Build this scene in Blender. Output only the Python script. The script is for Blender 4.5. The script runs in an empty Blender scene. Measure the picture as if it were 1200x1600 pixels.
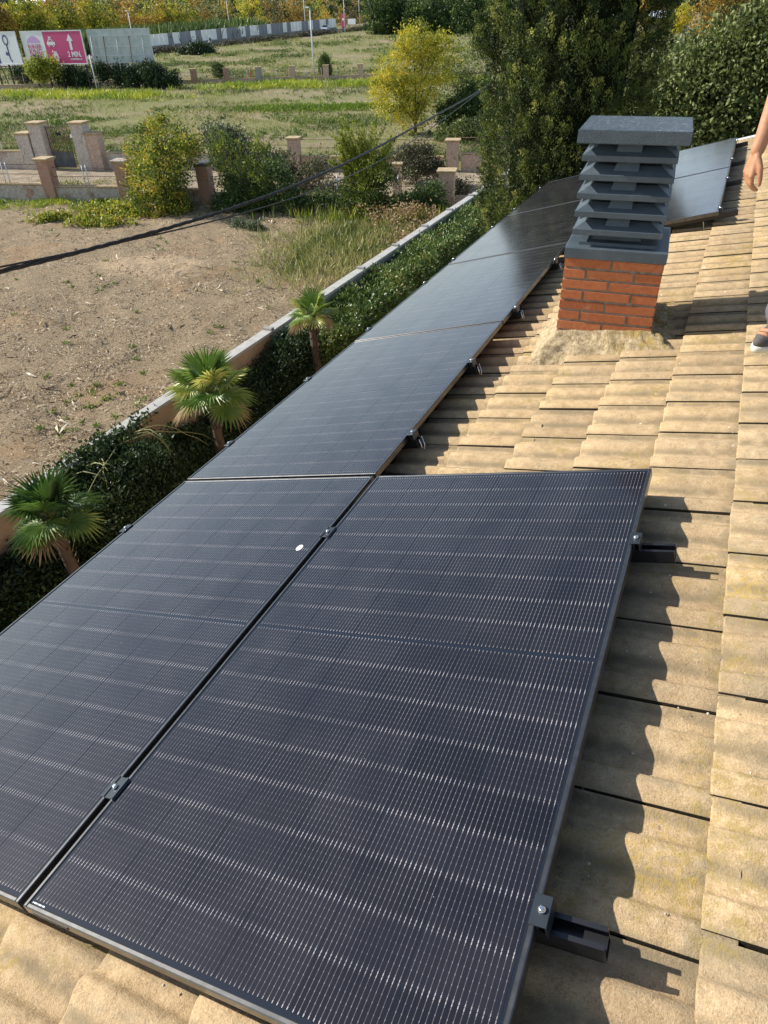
import bpy, bmesh, math, random
import numpy as np
from mathutils import Vector, Matrix, noise
from math import radians, sin, cos, pi

SC = bpy.context.scene
COL = SC.collection
rng = np.random.default_rng(7)
random.seed(7)

# ------------------------------------------------------------------ camera
CAM = Vector((1.11667, -2.30363, 1.65883))
cam = bpy.data.cameras.new('camera')
camo = bpy.data.objects.new('camera', cam)
COL.objects.link(camo)
camo.matrix_world = Matrix(((0.911534, -0.224882, 0.344288, CAM[0]), (0.410577, 0.544670, -0.731273, CAM[1]), (-0.023073, 0.807937, 0.588817, CAM[2]), (0, 0, 0, 1)))
cam.sensor_fit = 'VERTICAL'
cam.sensor_height = 36.0
cam.lens = 24.303
cam.clip_start = 0.05
cam.clip_end = 5000
SC.camera = camo

# ------------------------------------------------------------------ light
SUN_EL, SUN_AZ = radians(31), radians(8)     # light travels towards +x, a little +y
ld = Vector((cos(SUN_EL) * cos(SUN_AZ), cos(SUN_EL) * sin(SUN_AZ), -sin(SUN_EL)))
sun = bpy.data.lights.new('sun', 'SUN')
sun.energy = 4.9
sun.angle = radians(0.53)
sun.color = (1.0, 0.95, 0.87)
suno = bpy.data.objects.new('sun', sun)
COL.objects.link(suno)
suno.rotation_euler = ld.to_track_quat('-Z', 'Y').to_euler()
W = bpy.data.worlds.new('World')
SC.world = W
W.use_nodes = True
wn = W.node_tree
bg = wn.nodes['Background']
sky = wn.nodes.new('ShaderNodeTexSky')
sky.sky_type = 'NISHITA'
sky.sun_disc = False
sky.sun_elevation = SUN_EL
tosun = -ld
sky.sun_rotation = math.atan2(tosun.x, tosun.y)
sky.dust_density = 0.8
sky.altitude = 0
# thin white haze that thickens evenly towards the horizon, all the way round
tc = wn.nodes.new('ShaderNodeTexCoord'); sx = wn.nodes.new('ShaderNodeSeparateXYZ'); wn.links.new(tc.outputs['Generated'], sx.inputs[0])
def wm(op, a, b):
    m = wn.nodes.new('ShaderNodeMath'); m.operation = op
    for i, v in enumerate((a, b)):
        if isinstance(v, (int, float)): m.inputs[i].default_value = v
        else: wn.links.new(v, m.inputs[i])
    return m.outputs[0]
hz = wm('MULTIPLY', wm('POWER', wm('SUBTRACT', 1.0, wm('MAXIMUM', sx.outputs[2], 0.0)), 4.0), 6.0)
hc = wn.nodes.new('ShaderNodeVectorMath'); hc.operation = 'SCALE'; hc.inputs[0].default_value = (.86, .95, 1.08); wn.links.new(hz, hc.inputs[3])
ha = wn.nodes.new('ShaderNodeVectorMath'); ha.operation = 'ADD'
wn.links.new(sky.outputs[0], ha.inputs[0]); wn.links.new(hc.outputs[0], ha.inputs[1])
wn.links.new(ha.outputs[0], bg.inputs[0])
bg.inputs[1].default_value = 0.10
SC.view_settings.view_transform = 'Standard'
SC.view_settings.look = 'None'
SC.view_settings.gamma = 1
SC.view_settings.exposure = 0.58
SC.view_settings.use_curve_mapping = False
SC.cycles.max_bounces = 6
SC.cycles.diffuse_bounces = 3
SC.cycles.glossy_bounces = 3
SC.cycles.transmission_bounces = 3
SC.cycles.sample_clamp_indirect = 6

# ------------------------------------------------------------------ materials
class NT:
    def __init__(s, name):
        s.m = bpy.data.materials.new(name)
        s.m.use_nodes = True
        s.t = s.m.node_tree
        s.b = s.t.nodes['Principled BSDF']
        s.out = s.t.nodes['Material Output']
    def n(s, typ, **kw):
        nd = s.t.nodes.new(typ)
        for k, v in kw.items():
            setattr(nd, k, v)
        return nd
    def put(s, sock, v):
        if hasattr(v, 'is_linked') or isinstance(v, bpy.types.NodeSocket):
            s.t.links.new(v, sock)
        else:
            sock.default_value = v
    def pos(s):
        return s.n('ShaderNodeNewGeometry').outputs['Position']
    def obj(s):
        return s.n('ShaderNodeTexCoord').outputs['Object']
    def noise(s, vec, scale, detail=4, rough=.55, out='Fac'):
        nd = s.n('ShaderNodeTexNoise')
        s.put(nd.inputs['Vector'], vec)
        nd.inputs['Scale'].default_value = scale
        nd.inputs['Detail'].default_value = detail
        nd.inputs['Roughness'].default_value = rough
        return nd.outputs[out]
    def vor(s, vec, scale, feature='F1', out='Distance', rnd=1.0):
        nd = s.n('ShaderNodeTexVoronoi', feature=feature)
        s.put(nd.inputs['Vector'], vec)
        nd.inputs['Scale'].default_value = scale
        nd.inputs['Randomness'].default_value = rnd
        return nd.outputs[out]
    def math(s, op, a, b=0.0, c=0.0, clamp=False):
        nd = s.n('ShaderNodeMath', operation=op, use_clamp=clamp)
        s.put(nd.inputs[0], a); s.put(nd.inputs[1], b)
        if op in ('MULTIPLY_ADD', 'WRAP', 'COMPARE'):
            s.put(nd.inputs[2], c)
        return nd.outputs[0]
    def ss(s, v, lo, hi, a=0.0, b=1.0):
        nd = s.n('ShaderNodeMapRange', interpolation_type='SMOOTHSTEP')
        s.put(nd.inputs[0], v)
        for i, q in enumerate((lo, hi, a, b)):
            nd.inputs[1 + i].default_value = q
        return nd.outputs[0]
    def mix(s, f, a, b, mode='MIX'):
        nd = s.n('ShaderNodeMix', data_type='RGBA', blend_type=mode)
        s.put(nd.inputs[0], f); s.put(nd.inputs[6], c4(a)); s.put(nd.inputs[7], c4(b))
        return nd.outputs[2]
    def ramp(s, f, stops):
        nd = s.n('ShaderNodeValToRGB')
        s.put(nd.inputs[0], f)
        e = nd.color_ramp.elements
        while len(e) < len(stops):
            e.new(.5)
        for i, (p, c) in enumerate(stops):
            e[i].position = p; e[i].color = c4(c)
        return nd.outputs[0]
    def scale(s, vec, xyz):
        nd = s.n('ShaderNodeMapping')
        s.put(nd.inputs[0], vec)
        nd.inputs['Scale'].default_value = xyz
        return nd.outputs[0]
    def sep(s, vec):
        nd = s.n('ShaderNodeSeparateXYZ'); s.put(nd.inputs[0], vec)
        return nd.outputs
    def bump(s, h, strength=.5, dist=.01):
        nd = s.n('ShaderNodeBump')
        nd.inputs['Strength'].default_value = strength
        nd.inputs['Distance'].default_value = dist
        s.put(nd.inputs['Height'], h)
        s.t.links.new(nd.outputs[0], s.b.inputs['Normal'])
        return nd.outputs[0]
    def fin(s, col=None, rough=.8, metal=0.0, spec=None):
        if col is not None:
            s.put(s.b.inputs['Base Color'], c4(col))
        s.put(s.b.inputs['Roughness'], rough)
        s.b.inputs['Metallic'].default_value = metal
        if spec is not None:
            s.b.inputs['Specular IOR Level'].default_value = spec
        return s.m

def c4(c):
    if isinstance(c, (tuple, list)) and len(c) == 3:
        return (*c, 1.0)
    return c

def simple(name, col, rough=.7, metal=0.0, var=.18, scale=6.0, bump=0.0, spec=None):
    t = NT(name)
    p = t.pos()
    f = t.noise(p, scale, 5)
    d = tuple(v * (1 - var) for v in col); l = tuple(min(1, v * (1 + var)) for v in col)
    if bump:
        t.bump(t.noise(p, scale * 12, 4), bump, .01)
    return t.fin(t.ramp(f, [(.3, d), (.7, l)]), rough, metal, spec)

def leafmat(name, stops, trans=.25, rough=.5, spec=.35):
    t = NT(name)
    at = t.n('ShaderNodeAttribute', attribute_name='tint')
    col = t.ramp(at.outputs['Fac'], stops)
    t.fin(col, rough, 0, spec)
    tr = t.n('ShaderNodeBsdfTranslucent')
    t.t.links.new(col, tr.inputs[0])
    mx = t.n('ShaderNodeMixShader')
    mx.inputs[0].default_value = trans
    t.t.links.new(t.b.outputs[0], mx.inputs[1]); t.t.links.new(tr.outputs[0], mx.inputs[2])
    t.t.links.new(mx.outputs[0], t.out.inputs[0])
    return t.m

# ------------------------------------------------------------------ object helpers
def link(o, parent=None):
    COL.objects.link(o)
    if parent is not None:
        o.parent = parent
    return o

def tag(o, label=None, cat=None, group=None, kind=None):
    if label: o['label'] = label
    if cat: o['category'] = cat
    if group: o['group'] = group
    if kind: o['kind'] = kind
    return o

def thing(name, label, cat, loc=(0, 0, 0), rot=(0, 0, 0), group=None):
    o = bpy.data.objects.new(name, None)
    o.empty_display_size = .2
    o.location = loc; o.rotation_euler = rot
    return tag(link(o), label, cat, group)

def copy_tree(src, label=None, loc=None, rotz=None):
    r = src.copy(); COL.objects.link(r)
    if label: r['label'] = label
    if loc is not None: r.location = loc
    if rotz is not None: r.rotation_euler[2] = rotz
    for ch in list(src.children):
        c = ch.copy(); COL.objects.link(c); c.parent = r
        for g in ch.children:
            d = g.copy(); COL.objects.link(d); d.parent = c
    return r

class MB:
    """collects shapes, then links them as one mesh object"""
    def __init__(s):
        s.v = []; s.f = []; s.sm = []; s.mi = []
    def raw(s, vs, fs, smooth=False, mi=0):
        o = len(s.v)
        s.v += [tuple(v) for v in vs]
        s.f += [tuple(i + o for i in f) for f in fs]
        s.sm += [smooth] * len(fs); s.mi += [mi] * len(fs)
        return s
    def box(s, x0, x1, y0, y1, z0, z1, mi=0, xf=None, ch=0.0):
        if ch:
            vs = []
            for z, e in ((z0, ch), (z0 + ch, 0), (z1 - ch, 0), (z1, ch)):
                vs += [(x0 + e, y0 + e, z), (x1 - e, y0 + e, z), (x1 - e, y1 - e, z), (x0 + e, y1 - e, z)]
            fs = [(3, 2, 1, 0), (12, 13, 14, 15)]
            for k in range(3):
                for i in range(4):
                    j = (i + 1) % 4
                    fs.append((k * 4 + i, k * 4 + j, k * 4 + 4 + j, k * 4 + 4 + i))
        else:
            vs = [(x0, y0, z0), (x1, y0, z0), (x1, y1, z0), (x0, y1, z0), (x0, y0, z1), (x1, y0, z1), (x1, y1, z1), (x0, y1, z1)]
            fs = [(3, 2, 1, 0), (4, 5, 6, 7), (0, 1, 5, 4), (1, 2, 6, 5), (2, 3, 7, 6), (3, 0, 4, 7)]
        if xf is not None:
            vs = [xf @ Vector(v) for v in vs]
        return s.raw(vs, fs, mi=mi)
    def frustum(s, r0, r1, z0, z1, mi=0):
        vs = []
        for (x0, x1, y0, y1), z in ((r0, z0), (r1, z1)):
            vs += [(x0, y0, z), (x1, y0, z), (x1, y1, z), (x0, y1, z)]
        return s.raw(vs, [(3, 2, 1, 0), (4, 5, 6, 7), (0, 1, 5, 4), (1, 2, 6, 5), (2, 3, 7, 6), (3, 0, 4, 7)], mi=mi)
    def tube(s, pts, rad, n=8, mi=0, cap=True, smooth=True):
        pts = [Vector(p) for p in pts]
        if not hasattr(rad, '__len__'): rad = [rad] * len(pts)
        rings = []
        up = Vector((0, 0, 1))
        pa = None
        for i, p in enumerate(pts):
            d = (pts[min(i + 1, len(pts) - 1)] - pts[max(i - 1, 0)]).normalized()
            if pa is None:
                a = d.cross(up)
                if a.length < .1: a = d.cross(Vector((1, 0, 0)))
            else:
                a = pa - d * pa.dot(d)
            a.normalize(); pa = a
            b = d.cross(a)
            rings.append([p + (a * cos(2 * pi * k / n) + b * sin(2 * pi * k / n)) * rad[i] for k in range(n)])
        vs = [v for r in rings for v in r]
        fs = []
        for i in range(len(rings) - 1):
            for k in range(n):
                j = (k + 1) % n
                fs.append((i * n + k, i * n + j, i * n + n + j, i * n + n + k))
        s.raw(vs, fs, smooth, mi)
        if cap:
            o = len(s.v) - len(vs)
            s.f += [tuple(o + k for k in reversed(range(n))), tuple(o + len(vs) - n + k for k in range(n))]
            s.sm += [False] * 2; s.mi += [mi] * 2
        return s
    def build(s, name, mats, parent=None, loc=None, rot=None):
        me = bpy.data.meshes.new(name)
        me.from_pydata(s.v, [], s.f)
        if not isinstance(mats, (list, tuple)): mats = [mats]
        for m in mats: me.materials.append(m)
        me.polygons.foreach_set('use_smooth', s.sm)
        me.polygons.foreach_set('material_index', s.mi)
        me.update()
        o = bpy.data.objects.new(name, me)
        if loc is not None: o.location = loc
        if rot is not None: o.rotation_euler = rot
        return link(o, parent)

def np_mesh(name, V, F, mat, parent=None, tint=None, smooth=False, uv=None):
    """V (N,3), F (M,k) numpy -> object"""
    me = bpy.data.meshes.new(name)
    N, Mf, k = len(V), len(F), F.shape[1]
    me.vertices.add(N); me.vertices.foreach_set('co', V.astype(np.float32).ravel())
    me.loops.add(Mf * k); me.loops.foreach_set('vertex_index', F.astype(np.int32).ravel())
    me.polygons.add(Mf)
    me.polygons.foreach_set('loop_start', np.arange(0, Mf * k, k, dtype=np.int32))
    me.polygons.foreach_set('use_smooth', np.full(Mf, smooth))
    me.update(calc_edges=True)
    if tint is not None:
        a = me.attributes.new('tint', 'FLOAT', 'FACE')
        a.data.foreach_set('value', tint.astype(np.float32))
    if uv is not None:
        l = me.uv_layers.new(name='UVMap')
        l.data.foreach_set('uv', uv.astype(np.float32).ravel())
    me.materials.append(mat)
    return link(bpy.data.objects.new(name, me), parent)

def unit(a):
    return a / np.maximum(np.linalg.norm(a, axis=1, keepdims=True), 1e-9)

def leaves(P, D, size, aspect, tint, name, mat, parent=None, fold=.25, rg=None):
    """diamond leaves at P growing along D (two triangles folded on the midrib)"""
    rg = rg or rng
    N = len(P)
    D = unit(D)
    R = unit(np.cross(D, unit(rg.normal(size=(N, 3)))))
    U = np.cross(R, D)
    s = (size if hasattr(size, '__len__') else np.full(N, size))[:, None]
    w = s * aspect
    a = P; b = P + D * s * .5 + R * w * .5 + U * s * fold * .4; c = P + D * s; d = P + D * s * .5 - R * w * .5 + U * s * fold * .4
    V = np.stack([a, b, c, d], 1).reshape(-1, 3)
    i = np.arange(N) * 4
    F = np.stack([i, i + 1, i + 2, i + 3], 1)
    return np_mesh(name, V, F, mat, parent, tint)

def blob_points(ells, n, rg, shell=.75, low=-1.0):
    """clump centres near the surface of a union of ellipsoids (cx,cy,cz,rx,ry,rz)"""
    E = np.array(ells, float)
    vol = (E[:, 3] * E[:, 4] * E[:, 5]) ** .667
    idx = rg.choice(len(E), n, p=vol / vol.sum())
    d = unit(rg.normal(size=(n, 3)))
    d[:, 2] = np.maximum(d[:, 2], low)
    r = shell + (1.05 - shell) * rg.random(n) ** .6
    P = E[idx, :3] + d * E[idx, 3:6] * r[:, None]
    return P, d

def crown(name, ells, nclump, per, size, mat, parent, seed=0, aspect=.55, spread=.25, shell=.6, up=.3, tvar=.18, low=-1.0, t0=.5, gap=None):
    rg = np.random.default_rng(seed)
    C, d = blob_points(ells, nclump, rg, shell, low)
    if gap:
        sc_ = 1.0 / max(.2, float(np.mean([e_[3] for e_ in ells])))
        k_ = np.array([noise.noise(Vector(q_) * sc_ * 1.6 + Vector((seed, 0, 0))) > gap for q_ in C])
        C, d = C[k_], d[k_]; nclump = len(C)
    tc = np.clip(t0 + tvar * rg.normal(size=nclump), 0, 1)
    sp = spread * (.5 + rg.random(nclump))
    P = (C[:, None, :] + rg.normal(size=(nclump, per, 3)) * sp[:, None, None] * np.array([1, 1, .8])).reshape(-1, 3)
    dd = np.repeat(d, per, 0)
    D = dd * .6 + rg.normal(size=P.shape) * .8; D[:, 2] += up
    T = np.clip(np.repeat(tc, per) + rg.normal(size=len(P)) * .12, 0, 1)
    S = size * (.6 + .8 * rg.random(len(P)))
    return leaves(P, D, S, aspect, T, name, mat, parent, rg=rg)

def branches(name, base, tips, r0, mat, parent, seed=0, trunk_top=None):
    rd = random.Random(seed)
    mb = MB()
    base = Vector(base)
    tt = Vector(trunk_top) if trunk_top else base + Vector((0, 0, 1))
    mid = base.lerp(tt, .5) + Vector((rd.uniform(-1, 1), rd.uniform(-1, 1), 0)) * r0 * .8
    mb.tube([base, mid, tt], [r0, r0 * .8, r0 * .65], 8)
    for t in tips:
        t = Vector(t)
        s = base.lerp(tt, rd.uniform(.55, 1))
        m = s.lerp(t, .5) + Vector((rd.uniform(-1, 1), rd.uniform(-1, 1), rd.uniform(-.2, 1))) * (t - s).length * .12
        mb.tube([s, m, t], [r0 * .45, r0 * .28, r0 * .1], 5)
    return mb.build(name, mat, parent)

# ------------------------------------------------------------------ roof frame: u up the slope, v along the eaves, n out of the roof
AL = radians(15.4)
RM = Matrix(((cos(AL), 0, -sin(AL)), (0, 1, 0), (sin(AL), 0, cos(AL))))
RROT = (0, -AL, 0)
def rw(u, v, n=0.0):
    return RM @ Vector((u, v, n))
G = -6.341                                     # ground level, the origin is on the panels
def terr(x, y):
    s = -.426 * x + .905 * y
    t = min(max((s - 130) / 200, 0), 1)
    return G + 3.2 * t * t * (3 - 2 * t)
def terr_np(x, y):
    s = -.426 * x + .905 * y
    t = np.clip((s - 130) / 200, 0, 1)
    return G + 3.2 * t * t * (3 - 2 * t)

# ------------------------------------------------------------------ roof tile material
def rnd(t):
    """one random number per tile, whether it is an object or an island of a joined mesh"""
    a = t.n('ShaderNodeObjectInfo').outputs['Random']
    b = t.n('ShaderNodeNewGeometry').outputs['Random Per Island']
    return t.math('FRACT', t.math('ADD', a, b))

def tile_material():
    t = NT('sandy_concrete_tile')
    p = t.pos()
    r = rnd(t)
    grain = t.noise(p, 230, 3, .75)
    mid = t.noise(p, 26, 5, .65)
    big = t.noise(p, 3.2, 4, .6)
    base = t.ramp(t.math('ADD', t.math('MULTIPLY', mid, .45), t.math('MULTIPLY', grain, .55)),
                  [(.36, (.30, .210, .118)), (.48, (.46, .332, .190)), (.58, (.54, .40, .238)), (.68, (.68, .54, .35))])
    tone = t.ramp(r, [(0, (.84, .82, .80)), (.5, (1, 1, 1)), (1, (1.06, 1.03, .97))])
    col = t.mix(1.0, base, tone, 'MULTIPLY')
    # grey weathering that runs along the tiles
    streak = t.noise(t.scale(p, (5, 16, 5)), 1.0, 6, .68)
    up_ = t.ss(t.sep(p)[0], 1.34, 1.38, 0, .07)
    col = t.mix(t.math('MULTIPLY', t.ss(t.math('ADD', streak, up_), .52, .70), .55), col, (.26, .215, .14))
    sp_ = t.noise(p, 120, 4, .8)
    col = t.mix(t.ss(sp_, .60, .70, 0, .55), col, (.12, .10, .07))
    col = t.mix(t.ss(sp_, .30, .38, .45, 0), col, (.78, .66, .46))
    gr = t.n('ShaderNodeAttribute', attribute_name='grime_shade').outputs['Fac']
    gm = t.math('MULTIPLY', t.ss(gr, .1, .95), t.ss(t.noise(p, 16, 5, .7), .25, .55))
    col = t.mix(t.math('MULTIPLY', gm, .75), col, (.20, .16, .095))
    # olive and yellow moss in patches
    moss = t.math('MULTIPLY', t.ss(big, .48, .62), t.ss(t.noise(p, 34, 5, .7), .47, .60))
    col = t.mix(t.math('MULTIPLY', moss, .62), col, (.30, .225, .07))
    moss2 = t.math('MULTIPLY', t.ss(t.noise(p, 1.7, 3), .56, .70), t.ss(t.noise(p, 60, 4, .7), .45, .6))
    col = t.mix(t.math('MULTIPLY', moss2, .5), col, (.46, .31, .06))
    dots = t.math('MULTIPLY', t.ss(t.noise(p, 95, 3, .6), .60, .68), t.ss(t.noise(p, 9, 3), .5, .62))
    col = t.mix(t.math('MULTIPLY', dots, .6), col, (.15, .125, .09))
    col = t.mix(t.ss(gr, 1.3, 2.2, 0, .92), col, (.035, .030, .020))  # near-black joint sides and lower butts: groove shade put into the dirt colour
    # pale lichen spots
    v = t.vor(p, 11)
    spot = t.math('MULTIPLY', t.ss(t.math('ADD', v, t.math('MULTIPLY', t.noise(p, 160, 3), .05)), .095, .07), t.ss(t.noise(p, 7, 2), .50, .56))
    col = t.mix(t.math('MULTIPLY', spot, .8), col, (.74, .70, .60))
    h = t.math('ADD', t.math('MULTIPLY', grain, .35), t.math('MULTIPLY', mid, .6))
    t.bump(t.math('ADD', h, t.math('MULTIPLY', sp_, .5)), .8, .007)
    return t.fin(col, .92, 0, .2)

M_tile = tile_material()
M_under = simple('dark_roof_felt', (.035, .03, .026), .95)
M_render = simple('ochre_render', (.52, .38, .24), .9, scale=2.5, bump=.3)
M_blackalu = NT('black_anodised_aluminium').fin((.012, .012, .014), .34, .0, .6)
_t = NT('dark_frame_aluminium')
M_frame = _t.fin(_t.ramp(_t.noise(_t.pos(), 40, 3), [(.3, (.10, .10, .10)), (.7, (.15, .145, .14))]), .34, .9)
_t.b.inputs['Coat Weight'].default_value = .3
M_steel = NT('bright_steel').fin((.78, .78, .77), .22, 1.0)
M_clamp = NT('dark_grey_clamp').fin((.045, .055, .065), .38, .6)
M_white = simple('white_plastic', (.80, .80, .80), .5, var=.03)
M_gap = NT('panel_backsheet')
M_gap.b.inputs['Coat Weight'].default_value = 0
M_gap.b.inputs['IOR'].default_value = 1.42
M_gap = M_gap.fin((.013, .017, .026), .13, 0, .5)

def cell_material():
    t = NT('monocrystalline_cell')
    uv = t.n('ShaderNodeUVMap', uv_map='UVMap').outputs[0]
    x, y, _ = t.sep(uv)
    p = t.pos()
    fx = t.math('ABSOLUTE', t.math('SUBTRACT', t.math('FRACT', t.math('MULTIPLY', x, 16.0)), .5))
    # wires: thin bright ribbons, wider at the soldered ends of each half cell
    fy = t.math('ABSOLUTE', t.math('SUBTRACT', t.math('FRACT', y), .5))
    end = t.ss(fy, .435, .455)
    wid = t.math('ADD', .045, t.math('MULTIPLY', end, .034))
    lv = t.noise(t.scale(p, (1, 1, 1)), 1.3, 2)
    wire = t.math('LESS_THAN', fx, wid)
    pad = t.math('MULTIPLY', t.math('LESS_THAN', t.math('ABSOLUTE', t.math('SUBTRACT', t.math('FRACT', t.math('MULTIPLY', y, 6.0)), .5)), .09), t.math('LESS_THAN', fx, .058))
    r = rnd(t)
    base = t.ramp(r, [(0, (.0060, .0064, .0105)), (.5, (.0080, .0084, .0135)), (1, (.0105, .0108, .0165))])
    dust = t.noise(p, 3.5, 5, .7)
    base = t.mix(t.ss(dust, .35, .8, 0, .07), base, (.13, .125, .12))
    bright = t.math('MULTIPLY', t.math('ADD', t.math('ADD', .13, t.math('MULTIPLY', end, .24)), t.math('MULTIPLY', pad, .10)), t.ss(t.noise(p, 5.5, 3), .3, .65, .55, 1.15))
    wc = t.n('ShaderNodeCombineColor')
    for i in range(3):
        t.put(wc.inputs[i], t.math('MULTIPLY', bright, (1.0, .93, .93)[i]))
    m = t.math('MAXIMUM', wire, pad)
    col = t.mix(m, base, wc.outputs[0])
    spk = t.ss(t.vor(p, 26), .035, .02)
    col = t.mix(t.math('MULTIPLY', spk, t.ss(t.noise(p, 4, 1), .52, .6)), col, (.42, .40, .38))
    t.bump(t.noise(p, 240, 2), .05, .0006)
    t.b.inputs['IOR'].default_value = 1.5
    return t.fin(col, t.math('ADD', .10, t.math('MULTIPLY', dust, .10)), 0, .5)
M_cell = cell_material()

# ------------------------------------------------------------------ the house: roof tiles, deck, walls
house = thing('house', 'house under the camera with a sandy brown concrete tile roof and solar panels on it', 'house', rw(0, 0, -.16), RROT)
EAVE, PITCHU, TW = -1.30, .302, .30
V0, V1, UTOP = -3.3, 8.62, 4.2

def tile_geo():
    """one double roll concrete tile: u 0..0.36, v 0..0.296"""
    nb, nu = 28, 3
    def wave(b):
        q = ((b + .063) / .1462) % 1.0
        if q < .30: h = .0
        elif q < .74: t = (q - .30) / .44; h = t * t * (3 - 2 * t)
        elif q < .84: h = 1.0 - .06 * (q - .74) / .10
        else: t = (q - .84) / .16; h = .94 * (1 - t * t * (3 - 2 * t))
        return .027 * h + .003 * max(0, 1 - b / .020)
    vs, fs, sm = [], [], []
    us = [0.0, .006, .12, .25, .302, .365]
    for iu, u in enumerate(us):
        for ib in range(nb + 1):
            b = .0022 + .2926 * ib / nb
            top = .030 + wave(b) - u * .085 - (.004 if iu == 0 else 0)
            vs.append((u, b, top))
    k = nb + 1
    for iu in range(len(us) - 1):
        for ib in range(nb):
            a = iu * k + ib
            fs.append((a, a + k, a + k + 1, a + 1)); sm.append(True)
    o = len(vs); globals()['TBUTT'] = o; globals()['TUS'] = us   # butt edge
    for ib in range(nb + 1):
        b = .0022 + .2926 * ib / nb
        vs.append((0, b, .026 + wave(b))); vs.append((.003, b, .004 + wave(b) * .8))
    for ib in range(nb):
        a = o + ib * 2
        fs.append((a, a + 2, a + 3, a + 1)); sm.append(False)
    for ib, flip in ((0, 0), (nb, 1)):         # side edges
        o = len(vs)
        b = .0022 + .2926 * ib / nb
        for u in us:
            z = .030 + wave(b) - u * .085 - .0005
            vs += [(u, b, z), (u, b, z - .020)]
        for q in range(len(us) - 1):
            f = (o + 2 * q, o + 2 * q + 2, o + 2 * q + 3, o + 2 * q + 1)
            fs.append(f if flip else tuple(reversed(f))); sm.append(False)
    return vs, fs, sm
tv, tf, tsm = tile_geo()
tile_me = bpy.data.meshes.new('roof_tile')
tile_me.from_pydata(tv, [], [tuple(reversed(f)) for f in tf])
tile_me.polygons.foreach_set('use_smooth', tsm)
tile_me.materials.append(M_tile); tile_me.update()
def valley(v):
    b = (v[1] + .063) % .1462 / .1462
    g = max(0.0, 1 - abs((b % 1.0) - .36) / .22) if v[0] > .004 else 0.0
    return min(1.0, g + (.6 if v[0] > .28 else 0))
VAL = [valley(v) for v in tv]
for i_ in range(len(tv) - 2 * 2 * len(TUS), len(tv)): VAL[i_] = 3.0          # side joints: dirt plus the groove's shade painted in
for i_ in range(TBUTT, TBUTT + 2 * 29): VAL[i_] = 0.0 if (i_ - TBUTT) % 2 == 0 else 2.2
tile_me.attributes.new('grime_shade', 'FLOAT', 'POINT').data.foreach_set('value', VAL)
slots = []
rt = random.Random(3)
cam_roof = RM.transposed() @ CAM
j = 0
for k in range(-9, 9):
    u = 1.402 + PITCHU * k
    if u < EAVE - .05 or u > UTOP: continue
    ph = -.036 - .045 * (k < 0) * 1 + rt.uniform(-.012, .012) - .03 * ((k * 7) % 3 - 1) * (k < -1)
    m = int((V0 - ph) / TW)
    while ph + m * TW < V1 - .1:
        v = ph + m * TW
        if v > V0 - .2:
            hid = (u < 1.0 and v < -.3 and v > -1.9) or (u < -.25 and v > -1.9) or (.1 < u < 1.05 and v > 4.2)
            sc = (Vector((u + .15, v + .15, -.12)) - cam_roof).length + (50 if hid else 0) + (30 if u > 1.75 or v < -2.2 else 0)
            slots.append((sc, u, v))
        m += 1
slots.sort()
rest = MB()
for q, (sc, u, v) in enumerate(slots):
    jit = (u + rt.uniform(-.004, .004), v + rt.uniform(-.0015, .0015), rt.uniform(-.0015, .0035))
    if q < 298:
        o = bpy.data.objects.new('roof_tile', tile_me)
        o.location = jit
        o.rotation_euler = (rt.uniform(-.004, .004), rt.uniform(-.003, .003), rt.uniform(-.005, .005))
        link(o, house)
    else:
        rest.raw([(a + jit[0], b + jit[1], c + jit[2]) for a, b, c in tv], [tuple(reversed(f)) for f in tf], True)
ro = rest.build('roof_tiles', M_tile, house); ro['kind'] = 'stuff'
ro.data.attributes.new('grime_shade', 'FLOAT', 'POINT').data.foreach_set('value', VAL * (len(rest.v) // len(tv)))
d = MB(); d.box(EAVE + .02, UTOP, V0, V1, -.10, -.002); d.build('roof_deck', M_under, house)
d = MB(); d.box(UTOP - .05, UTOP + .22, V0, V1, .0, .09, ch=.03); d.build('ridge_cap', M_tile, house)
d = MB()                                       # pale verge strip closing the far end of the roof
d.box(EAVE, UTOP, V1 - .02, V1 + .07, -.09, .052, ch=.01); d.build('verge_trim', simple('pale_mortar_trim', (.62, .60, .55), .8), house)
d = MB()
gp = [(EAVE - .03 - .055 + .055 * cos(a), -.03 + .055 * sin(a)) for a in [pi + pi * i / 8 for i in range(9)]]
vs = [(x, v, z) for v in (V0, V1) for x, z in gp] + [(x, v, z + .004) for v in (V0, V1) for x, z in gp]
fs = [(i, i + 1, i + 10, i + 9) for i in range(8)] + [(18 + i, 27 + i, 28 + i, 19 + i) for i in range(8)]
d.raw(vs, fs); d.build('gutter', simple('brown_gutter', (.16, .09, .06), .5), house)
# the walls stand upright under the sloping roof: world coordinates through the inverse of the house frame
hinv = Matrix.Translation(rw(0, 0, -.16)) @ Matrix.Rotation(-AL, 4, 'Y')
hinv.invert()
d = MB()
zl = rw(EAVE + .45, 0, -.30).z
x0 = rw(EAVE + .45, 0).x; x1 = rw(UTOP, 0).x
d.raw([hinv @ Vector(p) for p in [(x0, V0 + .1, G), (x1, V0 + .1, G), (x1, V1 - .15, G), (x0, V1 - .15, G),
       (x0, V0 + .1, zl), (x1, V0 + .1, zl + (x1 - x0) * math.tan(AL)), (x1, V1 - .15, zl + (x1 - x0) * math.tan(AL)), (x0, V1 - .15, zl)]],
      [(3, 2, 1, 0), (4, 5, 6, 7), (0, 1, 5, 4), (1, 2, 6, 5), (2, 3, 7, 6), (3, 0, 4, 7)])
d.build('house_wall', M_render, house)

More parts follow.
